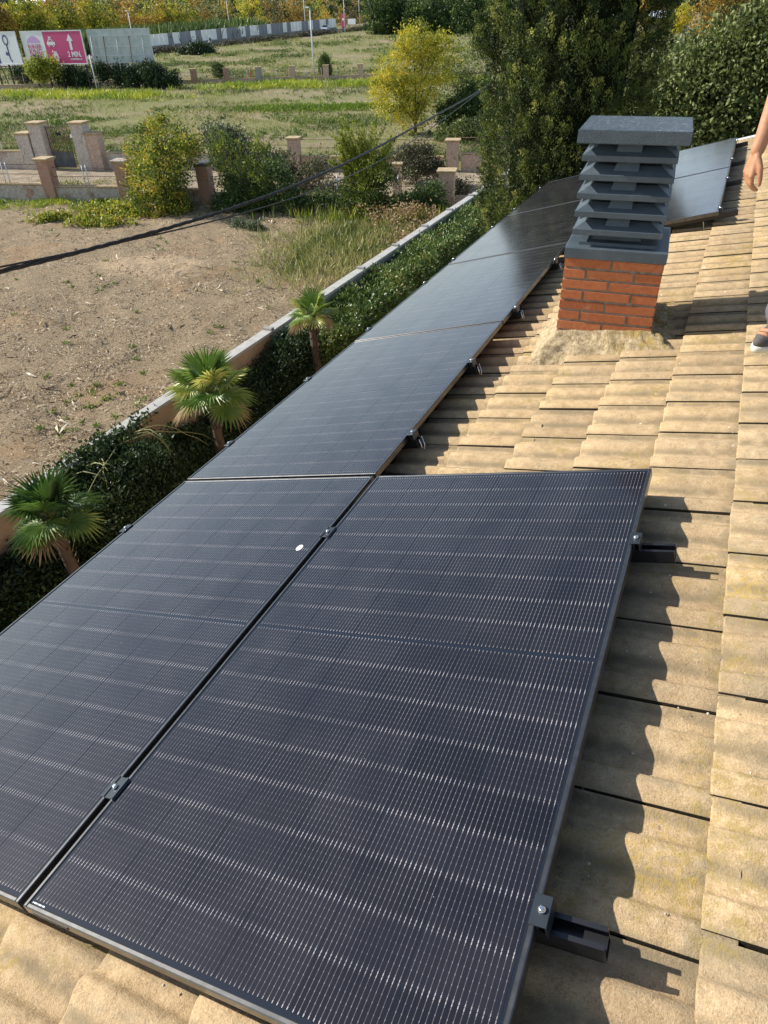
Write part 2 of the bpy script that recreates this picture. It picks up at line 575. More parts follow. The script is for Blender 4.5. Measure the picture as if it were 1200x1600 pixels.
# ------------------------------------------------------------------ solar panels
PW, PL, PG = 1.134, 1.9636, .02
CW_, CH_ = .1815, .1048
def cell_uv_mesh():
    me = bpy.data.meshes.new('solar_cell')
    c = .004
    P = [(c, 0), (CW_ - c, 0), (CW_, c), (CW_, CH_ - c), (CW_ - c, CH_), (c, CH_), (0, CH_ - c), (0, c)]
    me.from_pydata([(x, y, 0) for x, y in P], [], [tuple(range(8))])
    uvl = me.uv_layers.new(name='UVMap')
    uvl.data.foreach_set('uv', [w for x, y in P for w in (x / CW_, y / CH_)])
    me.materials.append(M_cell); me.update()
    return me, P
cell_me, CP = cell_uv_mesh()
cell_pos = []
for r in range(18):
    for c in range(6):
        cell_pos.append((.0175 + c * .1835, .022 + r * .1059 + (.0135 if r > 8 else 0)))
b = MB()
fw, ft = .011, .030                            # top lip and height of the frame
b.box(0, fw, 0, PL, -ft, 0, ch=.0022); b.box(PW - fw, PW, 0, PL, -ft, 0, ch=.0022)
b.box(fw, PW - fw, 0, fw, -ft, -.0004, ch=.0022); b.box(fw, PW - fw, PL - fw, PL, -ft, -.0004, ch=.0022)
b.box(fw, PW - fw, fw, .035, -ft, -ft + .002); b.box(fw, PW - fw, PL - .035, PL - fw, -ft, -ft + .002)
frame0 = b.build('frame', M_frame)
b = MB(); b.box(fw - .001, PW - fw + .001, fw - .001, PL - fw + .001, -.0075, -.0030)
back0 = b.build('backsheet', M_gap)
for o in (frame0, back0): COL.objects.unlink(o)
V, F, UV = [], [], []
for i, (x, y) in enumerate(cell_pos):
    V += [(x + px, y + py, 0) for px, py in CP]
    F.append([i * 8 + k for k in range(8)])
    UV += [(px / CW_, py / CH_) for px, py in CP]
joined_cells = np_mesh('solar_cells', np.array(V), np.array(F), M_cell, uv=np.array(UV))
COL.objects.unlink(joined_cells)

panels = [
    (0.01, -PL - .01, True, 'nearest solar panel on the right, whose right edge casts the shadow on the tiles'),
    (-PW - .01, -PL - .01, True, 'nearest solar panel on the left, with a small round white sticker near its right edge'),
    (-PW - .01, .01, True, 'second solar panel of the long left row, just beyond the one with the white sticker'),
    (-PW - .01, .01 + 1 * (PL + PG), False, 'third solar panel of the long left row, level with the base of the chimney'),
    (-PW - .01, .01 + 2 * (PL + PG), False, 'fourth solar panel of the left row, half bright sky, half dark tree reflection'),
    (-PW - .01, .01 + 3 * (PL + PG), False, 'last and farthest solar panel of the long left row, dark with the conifer behind it'),
    (0.02, 4.045, False, 'pale reflecting solar panel behind the chimney, the nearer of those two'),
    (0.02, 4.045 + PL + PG, False, 'pale reflecting solar panel behind the chimney, at the far end of the roof'),
]
for u, v, single, lab in panels:
    t = thing('solar_panel', lab, 'solar panel', rw(u, v, 0), RROT, 'black solar panels laid on the tile roof')
    for s_ in (frame0, back0):
        link(s_.copy(), t)
    if single:
        for x, y in cell_pos:
            o = bpy.data.objects.new('solar_cell', cell_me)
            o.location = (x, y, -.0026)
            link(o, t)
    else:
        o = joined_cells.copy(); o.location = (0, 0, -.0026); link(o, t); o['kind'] = 'stuff'
    if v < 0 and u < 0:
        d = MB(); n = 20
        d.raw([(.013 * cos(2 * pi * k / n), .019 * sin(2 * pi * k / n), 0) for k in range(n)] + [(.013 * cos(2 * pi * k / n), .019 * sin(2 * pi * k / n), .0006) for k in range(n)],
              [tuple(range(n, 2 * n))] + [(k, (k + 1) % n, n + (k + 1) % n, n + k) for k in range(n)])
        d.build('sticker', M_white, t, loc=(PW - .066, PL - .545, -.0024))
    if v < 0 and u > 0:
        d = MB()                               # small print strip in the near left corner
        for k in range(9): d.box(.018 + k * .0048, .018 + k * .0048 + (.0036 if k % 3 else .0022), .0135, .0165, -.0029, -.0024)
        d.build('serial_print', M_white, t)
        d = MB(); d.box(.025, .15, -.0012, .0, -.022, -.012); d.build('frame_label', simple('dark_label', (.05, .05, .05), .6), t)

# ------------------------------------------------------------------ mounting rails with clamps
def channel(mb, L):
    """U channel with a slot: wide 0.044, high 0.042"""
    for y0, y1 in ((-.022, -.0185), (.0185, .022)):
        mb.box(0, L, y0, y1, -.042, 0)
    mb.box(0, L, -.022, .022, -.0435, -.040)
    mb.box(0, L, -.0185, -.012, -.0025, -.0002); mb.box(0, L, .012, .0185, -.0025, -.0002)
    mb.box(0, L, -.0185, .0185, -.024, -.022)
def bolt(parent, x, y, z):
    mb = MB(); mb.tube([(x, y, z - .002), (x, y, z + .006)], .0075, 12)
    mb.tube([(x, y, z + .006), (x, y, z + .0075)], [.0075, .004], 12)
    return mb.build('bolt', M_steel, parent)
def mid_clamp(parent, x):
    mb = MB(); mb.box(x - .019, x + .019, -.033, .033, .030, .0345, ch=.001); mb.box(x - .007, x + .007, -.03, .03, -.0005, .030)
    mb.box(x - .0205, x - .012, -.033, .033, .0345, .037); mb.box(x + .012, x + .0205, -.033, .033, .0345, .037)
    c = mb.build('mid_clamp', M_clamp, parent); bolt(c, x, 0, .036)
def end_clamp(parent, x, sgn):
    mb = MB(); mb.box(min(x - sgn * .012, x + sgn * .022), max(x - sgn * .012, x + sgn * .022), -.03, .03, .0305, .0345, ch=.001)
    mb.box(min(x + sgn * .018, x + sgn * .022), max(x + sgn * .018, x + sgn * .022), -.03, .03, 0, .0305)
    mb.box(min(x + sgn * .002, x + sgn * .005), max(x + sgn * .002, x + sgn * .005), -.03, .03, 0, .0305)
    c = mb.build('end_clamp', M_clamp, parent); bolt(c, x + sgn * .007, 0, .0345)
def hook(parent, x, side=1):
    """roof hook under the rail, its open steel loop shows at the panel edge"""
    mb = MB()
    mb.box(x - .002, x + .002, -.018, .018, -.10, -.0435)
    mb.box(x - .002, x + .09, -.018, .018, -.105, -.100)
    mb.build('roof_hook', M_steel, parent)
def loop(parent, x):
    mb = MB()
    a = [(x, -.016, .0), (x + .004, -.017, -.045), (x + .006, .0, -.062), (x + .004, .017, -.045), (x, .016, 0)]
    mb.tube(a, .0028, 6)
    mb.build('wire_loop', M_steel, parent)
rails = [
    (-1.165, 1.262, -1.652, (-1.144, 1.144), (0,), 'nearest mounting rail, its end sticking out at the lower right under the panel'),
    (-1.165, 1.262, -.452, (-1.144, 1.144), (0,), 'mounting rail whose end sticks out near the far corner of the nearest panel'),
    (-1.165, .03, .40, (-1.144, 0), (), 'mounting rail at the near end of the second panel of the left row'),
    (-1.165, .03, 1.30, (-1.144, 0), (), 'mounting rail beyond the middle of the second panel of the left row'),
    (-1.165, .03, 2.24, (-1.144, 0), (), 'mounting rail at the near end of the third panel of the left row'),
    (-1.165, .03, 3.40, (-1.144, 0), (), 'mounting rail at the far end of the third panel, beside the chimney'),
    (-1.165, .03, 4.15, (-1.144, 0), (), 'mounting rail at the near end of the fourth panel of the left row'),
    (-1.165, .03, 5.42, (-1.144, 0), (), 'mounting rail at the far end of the fourth panel of the left row'),
    (-1.165, .03, 6.30, (-1.144, 0), (), 'mounting rail at the near end of the farthest panel of the left row'),
    (-1.165, .03, 7.55, (-1.144, 0), (), 'mounting rail at the far end of the farthest panel of the left row'),
    (.0, 1.285, 4.15, (1.154,), (), 'mounting rail of the panels behind the chimney, first from the near end'),
    (.0, 1.275, 5.41, (1.154,), (), 'mounting rail of the panels behind the chimney, second from the near end'),
    (.0, 1.275, 6.45, (1.154,), (), 'mounting rail of the panels behind the chimney, third from the near end'),
    (.0, 1.275, 7.68, (1.154,), (), 'mounting rail of the panels behind the chimney, last before the roof edge'),
]
for u0, u1, v, ends, mids, lab in rails:
    t = thing('mounting_rail', lab, 'mounting rail', rw(u0, v, -.0312), RROT, 'black mounting rails under the solar panels')
    mb = MB(); channel(mb, u1 - u0); mb.build('channel', M_blackalu, t)
    for e in ends: end_clamp(t, e - u0, 1 if e > -.5 else -1)
    for e in mids: mid_clamp(t, e - u0)
    hook(t, .35); hook(t, (u1 - u0) - .25)
    if u1 < .1: loop(t, u1 - u0 + .012)

# ------------------------------------------------------------------ chimney
YAW = radians(4.5)
chim = thing('chimney', 'brick chimney with a stack of dark blue grey louvres and a square cap', 'chimney', (.4117, 1.595, .1294), (0, 0, YAW))
chim.scale = (.922, .922, .922)
def brick_material():
    t = NT('orange_facing_brick')
    p = t.pos(); r = rnd(t)
    base = t.ramp(r, [(0, (.34, .108, .042)), (.3, (.49, .165, .062)), (.6, (.43, .138, .052)), (.85, (.55, .20, .08)), (1, (.38, .12, .048))])
    n1 = t.noise(p, 38, 5, .7)
    col = t.mix(t.ss(n1, .4, .75, 0, .6), base, (.34, .07, .028))
    stri = t.noise(t.scale(p, (60, 60, 260)), 1, 3, .6)
    col = t.mix(t.ss(stri, .5, .72, 0, .35), col, (.66, .27, .13))
    ef = t.math('MULTIPLY', t.ss(t.noise(p, 8, 5, .7), .60, .74), .35)
    col = t.mix(ef, col, (.62, .52, .44))
    t.bump(t.math('ADD', n1, t.noise(p, 200, 3)), .7, .006)
    return t.fin(col, .82, 0, .25)
M_brick = brick_material()
M_mortar = simple('grey_mortar', (.34, .27, .21), .95, scale=40, bump=.8, var=.35)
def grey_material(name, spots):
    t = NT(name)
    p = t.pos()
    col = t.ramp(t.noise(p, 9, 4), [(.3, (.060, .082, .098)), (.7, (.084, .108, .126))])
    if spots:
        nrm = t.sep(t.n('ShaderNodeNewGeometry').outputs['Normal'])[2]
        sp = t.math('MULTIPLY', t.ss(t.noise(p, 55, 4, .7), .56, .66), t.ss(nrm, .6, .9))
        col = t.mix(t.math('MULTIPLY', sp, .5), col, (.50, .54, .56))
        sp2 = t.math('MULTIPLY', t.ss(t.noise(t.scale(p, (1, 1, 3)), 24, 5, .75), .62, .68), t.ss(nrm, .6, .9))
        col = t.mix(t.math('MULTIPLY', sp2, .8), col, (.70, .68, .62))
        t.bump(t.noise(p, 120, 4, .6), .7, .007)
    else:
        t.bump(t.noise(p, 70, 4, .6), .25, .006)
        ds = t.ss(t.noise(p, 18, 5, .7), .55, .75, 0, .22)
        col = t.mix(ds, col, (.30, .28, .24))
    return t.fin(col, .48, 0, .5)
M_cap = grey_material('textured_grey_cap_paint', True)
M_louv = grey_material('grey_louvre_paint', False)
CWX, CWY = .552, .575                          # chimney plan
BL, BH, BT, JT = .2605, .0495, .115, .0135
mb = MB(); mb.box(.007, CWX - .007, .007, CWY - .007, -.22, .452); mb.build('mortar_core', M_mortar, chim)
bm_cache = {}
def brick(L, x, y, z, rot):
    key = round(L, 3)
    if key not in bm_cache:
        m = MB(); m.box(0, L, 0, BT * .5, 0, BH, ch=.0018); o = m.build('brick', M_brick); bm_cache[key] = o.data
        COL.objects.unlink(o)
    o = bpy.data.objects.new('brick', bm_cache[key])
    o.location = (x, y, z); o.rotation_euler = (0, 0, rot)
    link(o, chim)
rb = random.Random(5)
course = 0
z = .449 - BH
while z > -.25:
    for side in range(4):
        Ls = CWX if side % 2 == 0 else CWY - 2 * .003
        offs = [0, BL + JT, 2 * (BL + JT)] if course % 2 == 0 else [-(BL / 2 + JT / 2), BL / 2 + JT / 2, BL / 2 + JT / 2 + BL + JT]
        for o_ in offs:
            a = max(o_, .0); e = min(o_ + BL, Ls)
            if course % 2 == 0 and e >= Ls - .02 or e > Ls - .03: e = Ls
            if e - a < .04: continue
            jz = rb.uniform(-.0012, .0012); jp = rb.uniform(-.0015, .0015)
            if side == 0: brick(e - a, a, 0 + jp, z + jz, 0)
            elif side == 2: brick(e - a, Ls - a, CWY + jp, z + jz, pi)
            elif side == 1: brick(e - a, CWX + jp, .003 + a, z + jz, pi / 2)
            else: brick(e - a, 0 + jp, CWY - .003 - a, z + jz, -pi / 2)
            if course % 2 == 0 and o_ == offs[1]: pass
    z -= BH + JT
    course += 1
mb = MB(); mb.box(-.008, CWX + .008, -.012, CWY + .01, .4495, .512, ch=.004); mb.box(.06, CWX - .06, .06, CWY - .06, .512, .53)
mb.build('base_slab', M_louv, chim)
bx0, bx1, by0, by1 = .018, .512, .012, .535
for k in range(5):
    zb = .578 + k * .0955
    mb = MB()
    mb.frustum((bx0 + .004, bx1 - .004, by0 + .004, by1 - .004), (bx0, bx1, by0, by1), zb, zb + .003)
    mb.box(bx0, bx1, by0, by1, zb + .003, zb + .030)
    mb.frustum((bx0 + .003, bx1 - .003, by0 + .003, by1 - .003), (bx0 + .075, bx1 - .075, by0 + .08, by1 - .08), zb + .030, zb + .070)
    blade = mb.build('louvre_blade', M_louv, chim)
    zt = zb + .0955 + (.03 if k == 4 else 0)   # central supports on each side that carry the next blade
    for cx, cy, w, dpt in (((bx0 + bx1) / 2, by0 + .082, .115, .050), ((bx0 + bx1) / 2, by1 - .082, .115, .050)):
        mb = MB(); mb.frustum((cx - w / 2 - .02, cx + w / 2, cy - dpt, cy + dpt), (cx - w / 2, cx + w / 2, cy - dpt * .5, cy + dpt * .8), zb + .034, zt)
        mb.build('blade_support', M_louv, blade)
    for cx in (bx0 + .062, bx1 - .062):
        cy = (by0 + by1) / 2
        mb = MB(); mb.frustum((cx - .05, cx + .05, cy - .06, cy + .06), (cx - .03, cx + .03, cy - .06, cy + .06), zb + .034, zt)
        mb.build('blade_support', M_louv, blade)
mb = MB(); mb.box(bx0 + .11, bx1 - .11, by0 + .12, by1 - .12, .512, .578)
mb.build('flue_collar', M_louv, chim)
mb = MB(); mb.box(.13, .40, .14, .42, .60, 1.045); mb.build('flue_lining', simple('sooty_flue', (.02, .02, .022), .9), chim)
# cap with a slightly uneven hand-cast surface
def bumpy_box(name, x0, x1, y0, y1, z0, z1, mat, parent, amp, step=.02):
    bm = bmesh.new()
    bmesh.ops.create_cube(bm, size=1)
    bmesh.ops.scale(bm, vec=(x1 - x0, y1 - y0, z1 - z0), verts=bm.verts)
    bmesh.ops.translate(bm, vec=((x0 + x1) / 2, (y0 + y1) / 2, (z0 + z1) / 2), verts=bm.verts)
    bmesh.ops.bevel(bm, geom=bm.edges[:], offset=.004, segments=2, affect='EDGES')
    bmesh.ops.subdivide_edges(bm, edges=[e for e in bm.edges if e.calc_length() > .05], cuts=14, use_grid_fill=True)
    for v in bm.verts:
        v.co += Vector(noise.noise_vector(v.co * 30)) * amp
    me = bpy.data.meshes.new(name); bm.to_mesh(me); bm.free(); me.materials.append(mat)
    for pl in me.polygons: pl.use_smooth = False
    return link(bpy.data.objects.new(name, me), parent)
bumpy_box('cap_slab', -.014, .556, -.035, .560, 1.052, 1.117, M_cap, chim, .0006)

# rough mortar skirt round the chimney foot
def skirt_material():
    t = NT('rough_yellow_mortar')
    p = t.pos()
    a = t.noise(p, 42, 6, .7)
    col = t.ramp(a, [(.3, (.22, .165, .09)), (.48, (.46, .355, .21)), (.62, (.62, .50, .32))])
    ms = t.math('MULTIPLY', t.ss(t.sep(p)[0], .62, .85), t.ss(t.noise(p, 12, 5, .7), .42, .6))
    col = t.mix(t.math('MULTIPLY', ms, .75), col, (.36, .25, .05))
    dk = t.ss(t.noise(p, 7, 4), .62, .76, 0, .4)
    col = t.mix(dk, col, (.17, .15, .10))
    t.bump(t.math('ADD', a, t.noise(p, 150, 3)), .9, .015)
    return t.fin(col, .95, 0, .15)
M_skirt = skirt_material()
# four sided skirt: rings from the brick face out to the tiles, built in roof coordinates
def ring(e, nn, h):
    """rectangle round the foot of the chimney at outset e, sampled; h = height above the tiles"""
    pts = []
    kx_ = .922
    o_ = Vector((CWX / 2 * kx_, CWY / 2 * kx_)); o_.rotate(Matrix.Rotation(YAW, 2))
    cx, cy = .4117 + o_.x, 1.595 + o_.y
    for q in range(nn):
        a = 2 * pi * q / nn
        c, s = cos(a), sin(a)
        m = max(abs(c) / 1.0, abs(s) / 1.0)
        rx, ry = c / m * (CWX * kx_ / 2), s / m * (CWY * kx_ / 2)
        r = Vector((rx, ry)); L = Vector((c, s))
        ex = L * e if e > 0 else L * e
        w = Vector((rx, ry)) + Vector((max(-1, min(1, c * 1.6)), max(-1, min(1, s * 1.6)))) * e
        w.rotate(Matrix.Rotation(YAW, 2))
        x, y = cx + w.x, cy + w.y
        pts.append((x, y, h, a))
    return pts
nn = 220
rings = []
prof = [(-.012, 1.04), (.003, 1.0), (.012, .86), (.025, .72), (.045, .58), (.07, .44), (.075, .30), (.09, .14), (.105, -.02), (.13, -.3)]
vs = []
for e, h in prof:
    for x, y, hh, a in ring(e, nn, h):
        front = max(0, -sin(a)); left = max(0, -cos(a)); right = max(0, cos(a))
        k = 1 + .25 * front * left * 2
        u = x / cos(AL)                        # near enough: the roof plane above (x, y)
        zroof = math.tan(AL) * x - .125 / cos(AL)
        wob = noise.noise(Vector((x * 9, y * 9, 3))) * .018 + noise.noise(Vector((x * 34, y * 34, h * 4))) * .014 + noise.noise(Vector((x * 80, y * 80, h * 9))) * .007
        ee = e + (noise.noise(Vector((cos(a) * 3, sin(a) * 3, 0))) * .045 if e > .03 else 0)
        dx, dy = cos(a) * (ee - e), sin(a) * (ee - e)
        if e > .02: dx += -.30 * left * e; dy += -.30 * front * e
        top = .150 - .085 * max(0, min(1, (x - .41) / .52)) - .03 * max(0, sin(a))
        hgt = h * top + wob * (1 if e > .004 else .35)
        vs.append((x + dx, y + dy, zroof + hgt))
R_ = len(prof)
fs = [(r * nn + q, r * nn + (q + 1) % nn, (r + 1) * nn + (q + 1) % nn, (r + 1) * nn + q) for r in range(R_ - 1) for q in range(nn)]
mb = MB()
ci = Matrix.Translation((.4117, 1.595, .1294)) @ Matrix.Rotation(YAW, 4, 'Z') @ Matrix.Scale(.922, 4); ci.invert()
mb.raw([ci @ Vector(v) for v in vs], [tuple(reversed(f)) for f in fs], True)
mb.build('mortar_skirt', M_skirt, chim)

# ------------------------------------------------------------------ the land
def ground_material():
    t = NT('dry_field_soil_and_grass')
    p = t.pos()
    x, y, z = t.sep(p)
    n1 = t.noise(t.scale(p, (1, 1, 0)), .09, 5, .6)
    n2 = t.noise(t.scale(p, (1, 1, 0)), .8, 6, .65)
    n3 = t.noise(p, 6, 5, .7)
    soil = t.ramp(n2, [(.3, (.20, .155, .10)), (.55, (.33, .265, .175)), (.75, (.44, .36, .25))])
    grass = t.ramp(n3, [(.3, (.08, .115, .035)), (.55, (.205, .21, .075)), (.75, (.34, .30, .14))])
    f = t.ss(t.math('ADD', t.math('MULTIPLY', n1, .6), t.math('MULTIPLY', n2, .4)), .40, .54, 0, .9)
    col = t.mix(f, soil, grass)
    t.bump(n3, .6, .06)
    return t.fin(col, .95, 0, .1)
gxs = np.concatenate([[-900, -700, -520, -400, -330], np.arange(-290, 60, 10), [80, 120, 180, 260, 400, 600]])
gys = np.concatenate([[-160, -90, -50, -20], np.arange(0, 400, 10), [440, 500, 600, 750, 1000, 1400]])
X, Y = np.meshgrid(gxs, gys, indexing='ij')
Z = terr_np(X, Y)
V = np.stack([X, Y, Z], -1).reshape(-1, 3)
ny = len(gys)
I, J = np.meshgrid(np.arange(len(gxs) - 1), np.arange(ny - 1), indexing='ij')
a = (I * ny + J).ravel()
ground = np_mesh('ground', V, np.stack([a, a + ny, a + ny + 1, a + 1], 1), ground_material(), smooth=True)
tag(ground, 'wide flat land of dry soil and grass reaching the horizon', kind='structure')

def lot_material():
    t = NT('cleared_dry_lot')
    p = t.pos()
    n1 = t.noise(t.scale(p, (1, 1, 0)), .35, 5, .6)
    n2 = t.noise(t.scale(p, (1, 1, 0)), 2.4, 6, .7)
    n3 = t.noise(t.scale(p, (1, 2.2, 1)), 18, 5, .75)
    a_ = t.ramp(n3, [(.30, (.12, .085, .052)), (.46, (.34, .255, .16)), (.60, (.52, .415, .275)), (.75, (.66, .56, .40))])
    b_ = t.ramp(n2, [(.35, (.34, .205, .11)), (.65, (.52, .35, .20))])
    col = t.mix(t.ss(n1, .52, .68, 0, .6), a_, b_)
    col = t.mix(t.ss(n2, .56, .70, 0, .45), col, (.11, .08, .055))
    dx_ = t.math('MULTIPLY', t.math('ADD', t.sep(p)[0], 18), .36); dy_ = t.math('MULTIPLY', t.math('ADD', t.sep(p)[1], -18.4), .62)
    rr_ = t.math('ADD', t.math('ADD', t.math('MULTIPLY', dx_, dx_), t.math('MULTIPLY', dy_, dy_)), t.math('MULTIPLY', t.math('SUBTRACT', n2, .5), 1.6))
    col = t.mix(t.ss(rr_, 1.0, .35, 0, .85), col, (.56, .42, .27))
    t.bump(t.math('ADD', n3, t.noise(p, 60, 4, .7)), 1.0, .05)
    return t.fin(col, .97, 0, .08)
F0 = Vector((-33.9, 25.40)); FD = Vector((23.1, 5.85)).normalized()     # line of the near ruined wall
lx = np.arange(-46, -7.9, .16); ly = np.arange(-6, 33, .16)
X, Y = np.meshgrid(lx, ly, indexing='ij')
lim = 25.40 + (X + 33.9) * FD.y / FD.x - .1
Y2 = np.minimum(Y, lim)
def lot_h(x, y):
    h = 0
    for k, a_, w in ((1, .05, 1.3), (2, .035, .55), (3, .02, .23)):
        h += a_ * (math.sin(x / w + 1.7 * k + math.sin(y / w * .7)) * math.cos(y / w * .9 - k) + noise.noise(Vector((x / w, y / w, k * 9.0))))
    h += .22 * math.exp(-((x + 18) ** 2 / 7 + (y - 18.4) ** 2 / 2.2))
    return h
Z = np.vectorize(lot_h)(X, Y2) + G + .20
V = np.stack([X, Y2, Z], -1).reshape(-1, 3)
ny = len(ly)
I, J = np.meshgrid(np.arange(len(lx) - 1), np.arange(ny - 1), indexing='ij')
a = (I * ny + J).ravel()
lot = np_mesh('dirt_lot', V, np.stack([a, a + ny, a + ny + 1, a + 1], 1), lot_material(), smooth=True)
tag(lot, 'cleared brown dirt lot littered with straw between the garden wall and the ruined wall', kind='structure')
mb = MB(); mb.box(-7.62, 6, -10, 27, G - .3, G + .12)
tag(mb.build('garden_soil', simple('brown_garden_soil', (.25, .155, .09), .95, scale=5, bump=.6)), 'brown soil of the narrow garden at the foot of the house', kind='structure')

# ---- road and noise barrier
def road_material():
    t = NT('pale_road_surface')
    p = t.pos()
    return t.fin(t.ramp(t.noise(p, 1.2, 5), [(.3, (.17, .155, .135)), (.7, (.24, .22, .19))]), .9)
W1 = Vector((-136.5, 161.7)); W2 = Vector((-128.0, 243.2)); WD = (W2 - W1).normalized(); WN = Vector((WD.y, -WD.x))
def ribbon(name, offs, s0, s1, lift, mat, lab):
    vs, fs = [], []
    ss = [s0 + (s1 - s0) * i / 40 for i in range(41)]
    for i, s in enumerate(ss):
        for o_ in offs:
            q = W1 + WD * s + WN * o_
            vs.append((q.x, q.y, terr(q.x, q.y) + lift))
    k = len(offs)
    for i in range(40):
        for m in range(k - 1):
            a = i * k + m
            fs.append((a, a + 1, a + k + 1, a + k))
    mb = MB(); mb.raw(vs, fs); o = mb.build(name, mat)
    return tag(o, lab, kind='structure')
ribbon('road', (1.2, 4, 8), -90, 210, .20, road_material(), 'pale two lane road running along the striped barrier')
ribbon('road_marking', (4.4, 4.55), -90, 210, .204, simple('road_paint', (.7, .7, .68), .7), 'white centre line of the road')
ribbon('road_shoulder', (8, 9.5), -90, 210, .15, simple('sandy_shoulder', (.40, .33, .23), .95), 'sandy shoulder on the near side of the road')
bar = thing('noise_barrier', 'long roadside barrier of alternating white and grey panels on a concrete base', 'barrier', (0, 0, 0))
M_bw = simple('white_barrier_panel', (.90, .89, .80), .7, var=.08, scale=2)
M_bg = simple('grey_barrier_panel', (.26, .265, .275), .7, var=.1, scale=2)
M_bc = simple('grey_concrete', (.30, .28, .25), .85, scale=3)
S = [-13, -11, -9, -7, -5, -3, -1.1, .1, 1.9, 3.5, 5, 6.6, 8.5, 10.9, 13.1, 15.1, 16.9, 19.1, 21, 23.1, 25, 27.2, 29.2, 31.4, 33.4, 35.2, 37.3, 39.4, 41.3, 43.4, 45.4, 47.4, 49.1, 51.1, 53.1, 55.1, 56.9, 59, 60.8, 62.7, 64.5, 66.4, 68.3, 70.6, 72.6, 74.5, 75.9, 77.9, 79.6, 81.7, 83.8]
Cc = 'gwwgwgg' + 'wwwwgwggwgwwwgwgggwgwwggwgggwgwwwggwggwwgwww'
ang = math.atan2(WD.y, WD.x)
for i in range(len(S) - 1):
    q = W1 + WD * S[i]
    zb = terr(q.x, q.y)
    mb = MB(); mb.box(.04, S[i + 1] - S[i] - .04, -.06, .06, .75, 3.05)
    mb.box(.04, S[i + 1] - S[i] - .04, -.075, .075, 2.98, 3.08)
    mb.build('barrier_panel', M_bw if Cc[i % len(Cc)] == 'w' else M_bg, bar, loc=(q.x, q.y, zb), rot=(0, 0, ang))
mb = MB()
for i in range(len(S) - 1):
    q = W1 + WD * S[i]; zb = terr(q.x, q.y)
    xf = Matrix.Translation((q.x, q.y, zb)) @ Matrix.Rotation(ang, 4, 'Z')
    mb.box(0, S[i + 1] - S[i], -.22, .22, -.5, .74, xf=xf)
mb.build('concrete_base', M_bc, bar)

# ---- materials of plants
L_green = leafmat('green_leaves', [(0, (.024, .046, .014)), (.45, (.065, .115, .028)), (.8, (.14, .20, .045)), (1, (.28, .32, .09))])
L_dark = leafmat('dark_ivy_leaves', [(0, (.010, .022, .010)), (.5, (.026, .052, .018)), (.85, (.055, .095, .030)), (1, (.12, .17, .06))], .15)
L_hedge = leafmat('photinia_leaves', [(0, (.022, .040, .012)), (.4, (.065, .115, .025)), (.75, (.16, .23, .045)), (.95, (.34, .38, .11)), (1, (.30, .10, .05))], .2, .38, .5)
L_cyp = leafmat('conifer_sprays', [(0, (.009, .020, .006)), (.4, (.034, .060, .013)), (.72, (.125, .170, .030)), (1, (.36, .36, .085))], .2, .6)
L_yel = leafmat('autumn_yellow_leaves', [(0, (.12, .15, .02)), (.3, (.32, .34, .04)), (.65, (.60, .54, .05)), (1, (.74, .50, .06))], .35)
L_orange = leafmat('autumn_orange_leaves', [(0, (.11, .10, .03)), (.35, (.30, .21, .045)), (.7, (.50, .32, .055)), (1, (.50, .22, .06))], .3)
L_vine = leafmat('vine_leaves_turning', [(0, (.030, .055, .012)), (.4, (.095, .145, .025)), (.65, (.28, .33, .04)), (.9, (.56, .52, .06)), (1, (.50, .30, .06))], .3)
L_olive = leafmat('olive_green_leaves', [(0, (.035, .055, .018)), (.5, (.13, .17, .048)), (1, (.38, .40, .15))], .25)
L_grey = leafmat('grey_green_leaves', [(0, (.05, .065, .035)), (.5, (.12, .15, .08)), (1, (.24, .28, .16))], .2)
L_maroon = leafmat('dry_dark_twigs', [(0, (.030, .024, .013)), (.45, (.075, .062, .032)), (.7, (.075, .10, .035)), (1, (.20, .19, .09))], .15)
L_palm = leafmat('palm_fans', [(0, (.045, .10, .02)), (.5, (.15, .26, .045)), (.8, (.32, .40, .09)), (1, (.60, .58, .17))], .3, .42, .45)
L_grass = leafmat('field_grass', [(0, (.075, .11, .028)), (.35, (.17, .21, .05)), (.6, (.31, .31, .09)), (.8, (.43, .38, .17)), (1, (.55, .47, .26))], .3)
L_bright = leafmat('bright_yellow_green_weeds', [(0, (.10, .17, .02)), (.5, (.24, .33, .03)), (1, (.52, .50, .05))], .35)
L_straw = leafmat('straw_litter', [(0, (.08, .058, .04)), (.3, (.22, .165, .11)), (.55, (.45, .36, .235)), (.85, (.68, .58, .42)), (1, (.76, .68, .53))], .05, .8)
L_dead = leafmat('dead_brown_leaves', [(0, (.15, .09, .045)), (.5, (.33, .22, .11)), (1, (.52, .39, .22))], .3)
M_bark = simple('grey_brown_bark', (.16, .115, .08), .95, scale=9, bump=.6)
M_palmtrunk = simple('fibrous_palm_trunk', (.10, .07, .05), .95, scale=30, bump=.9)

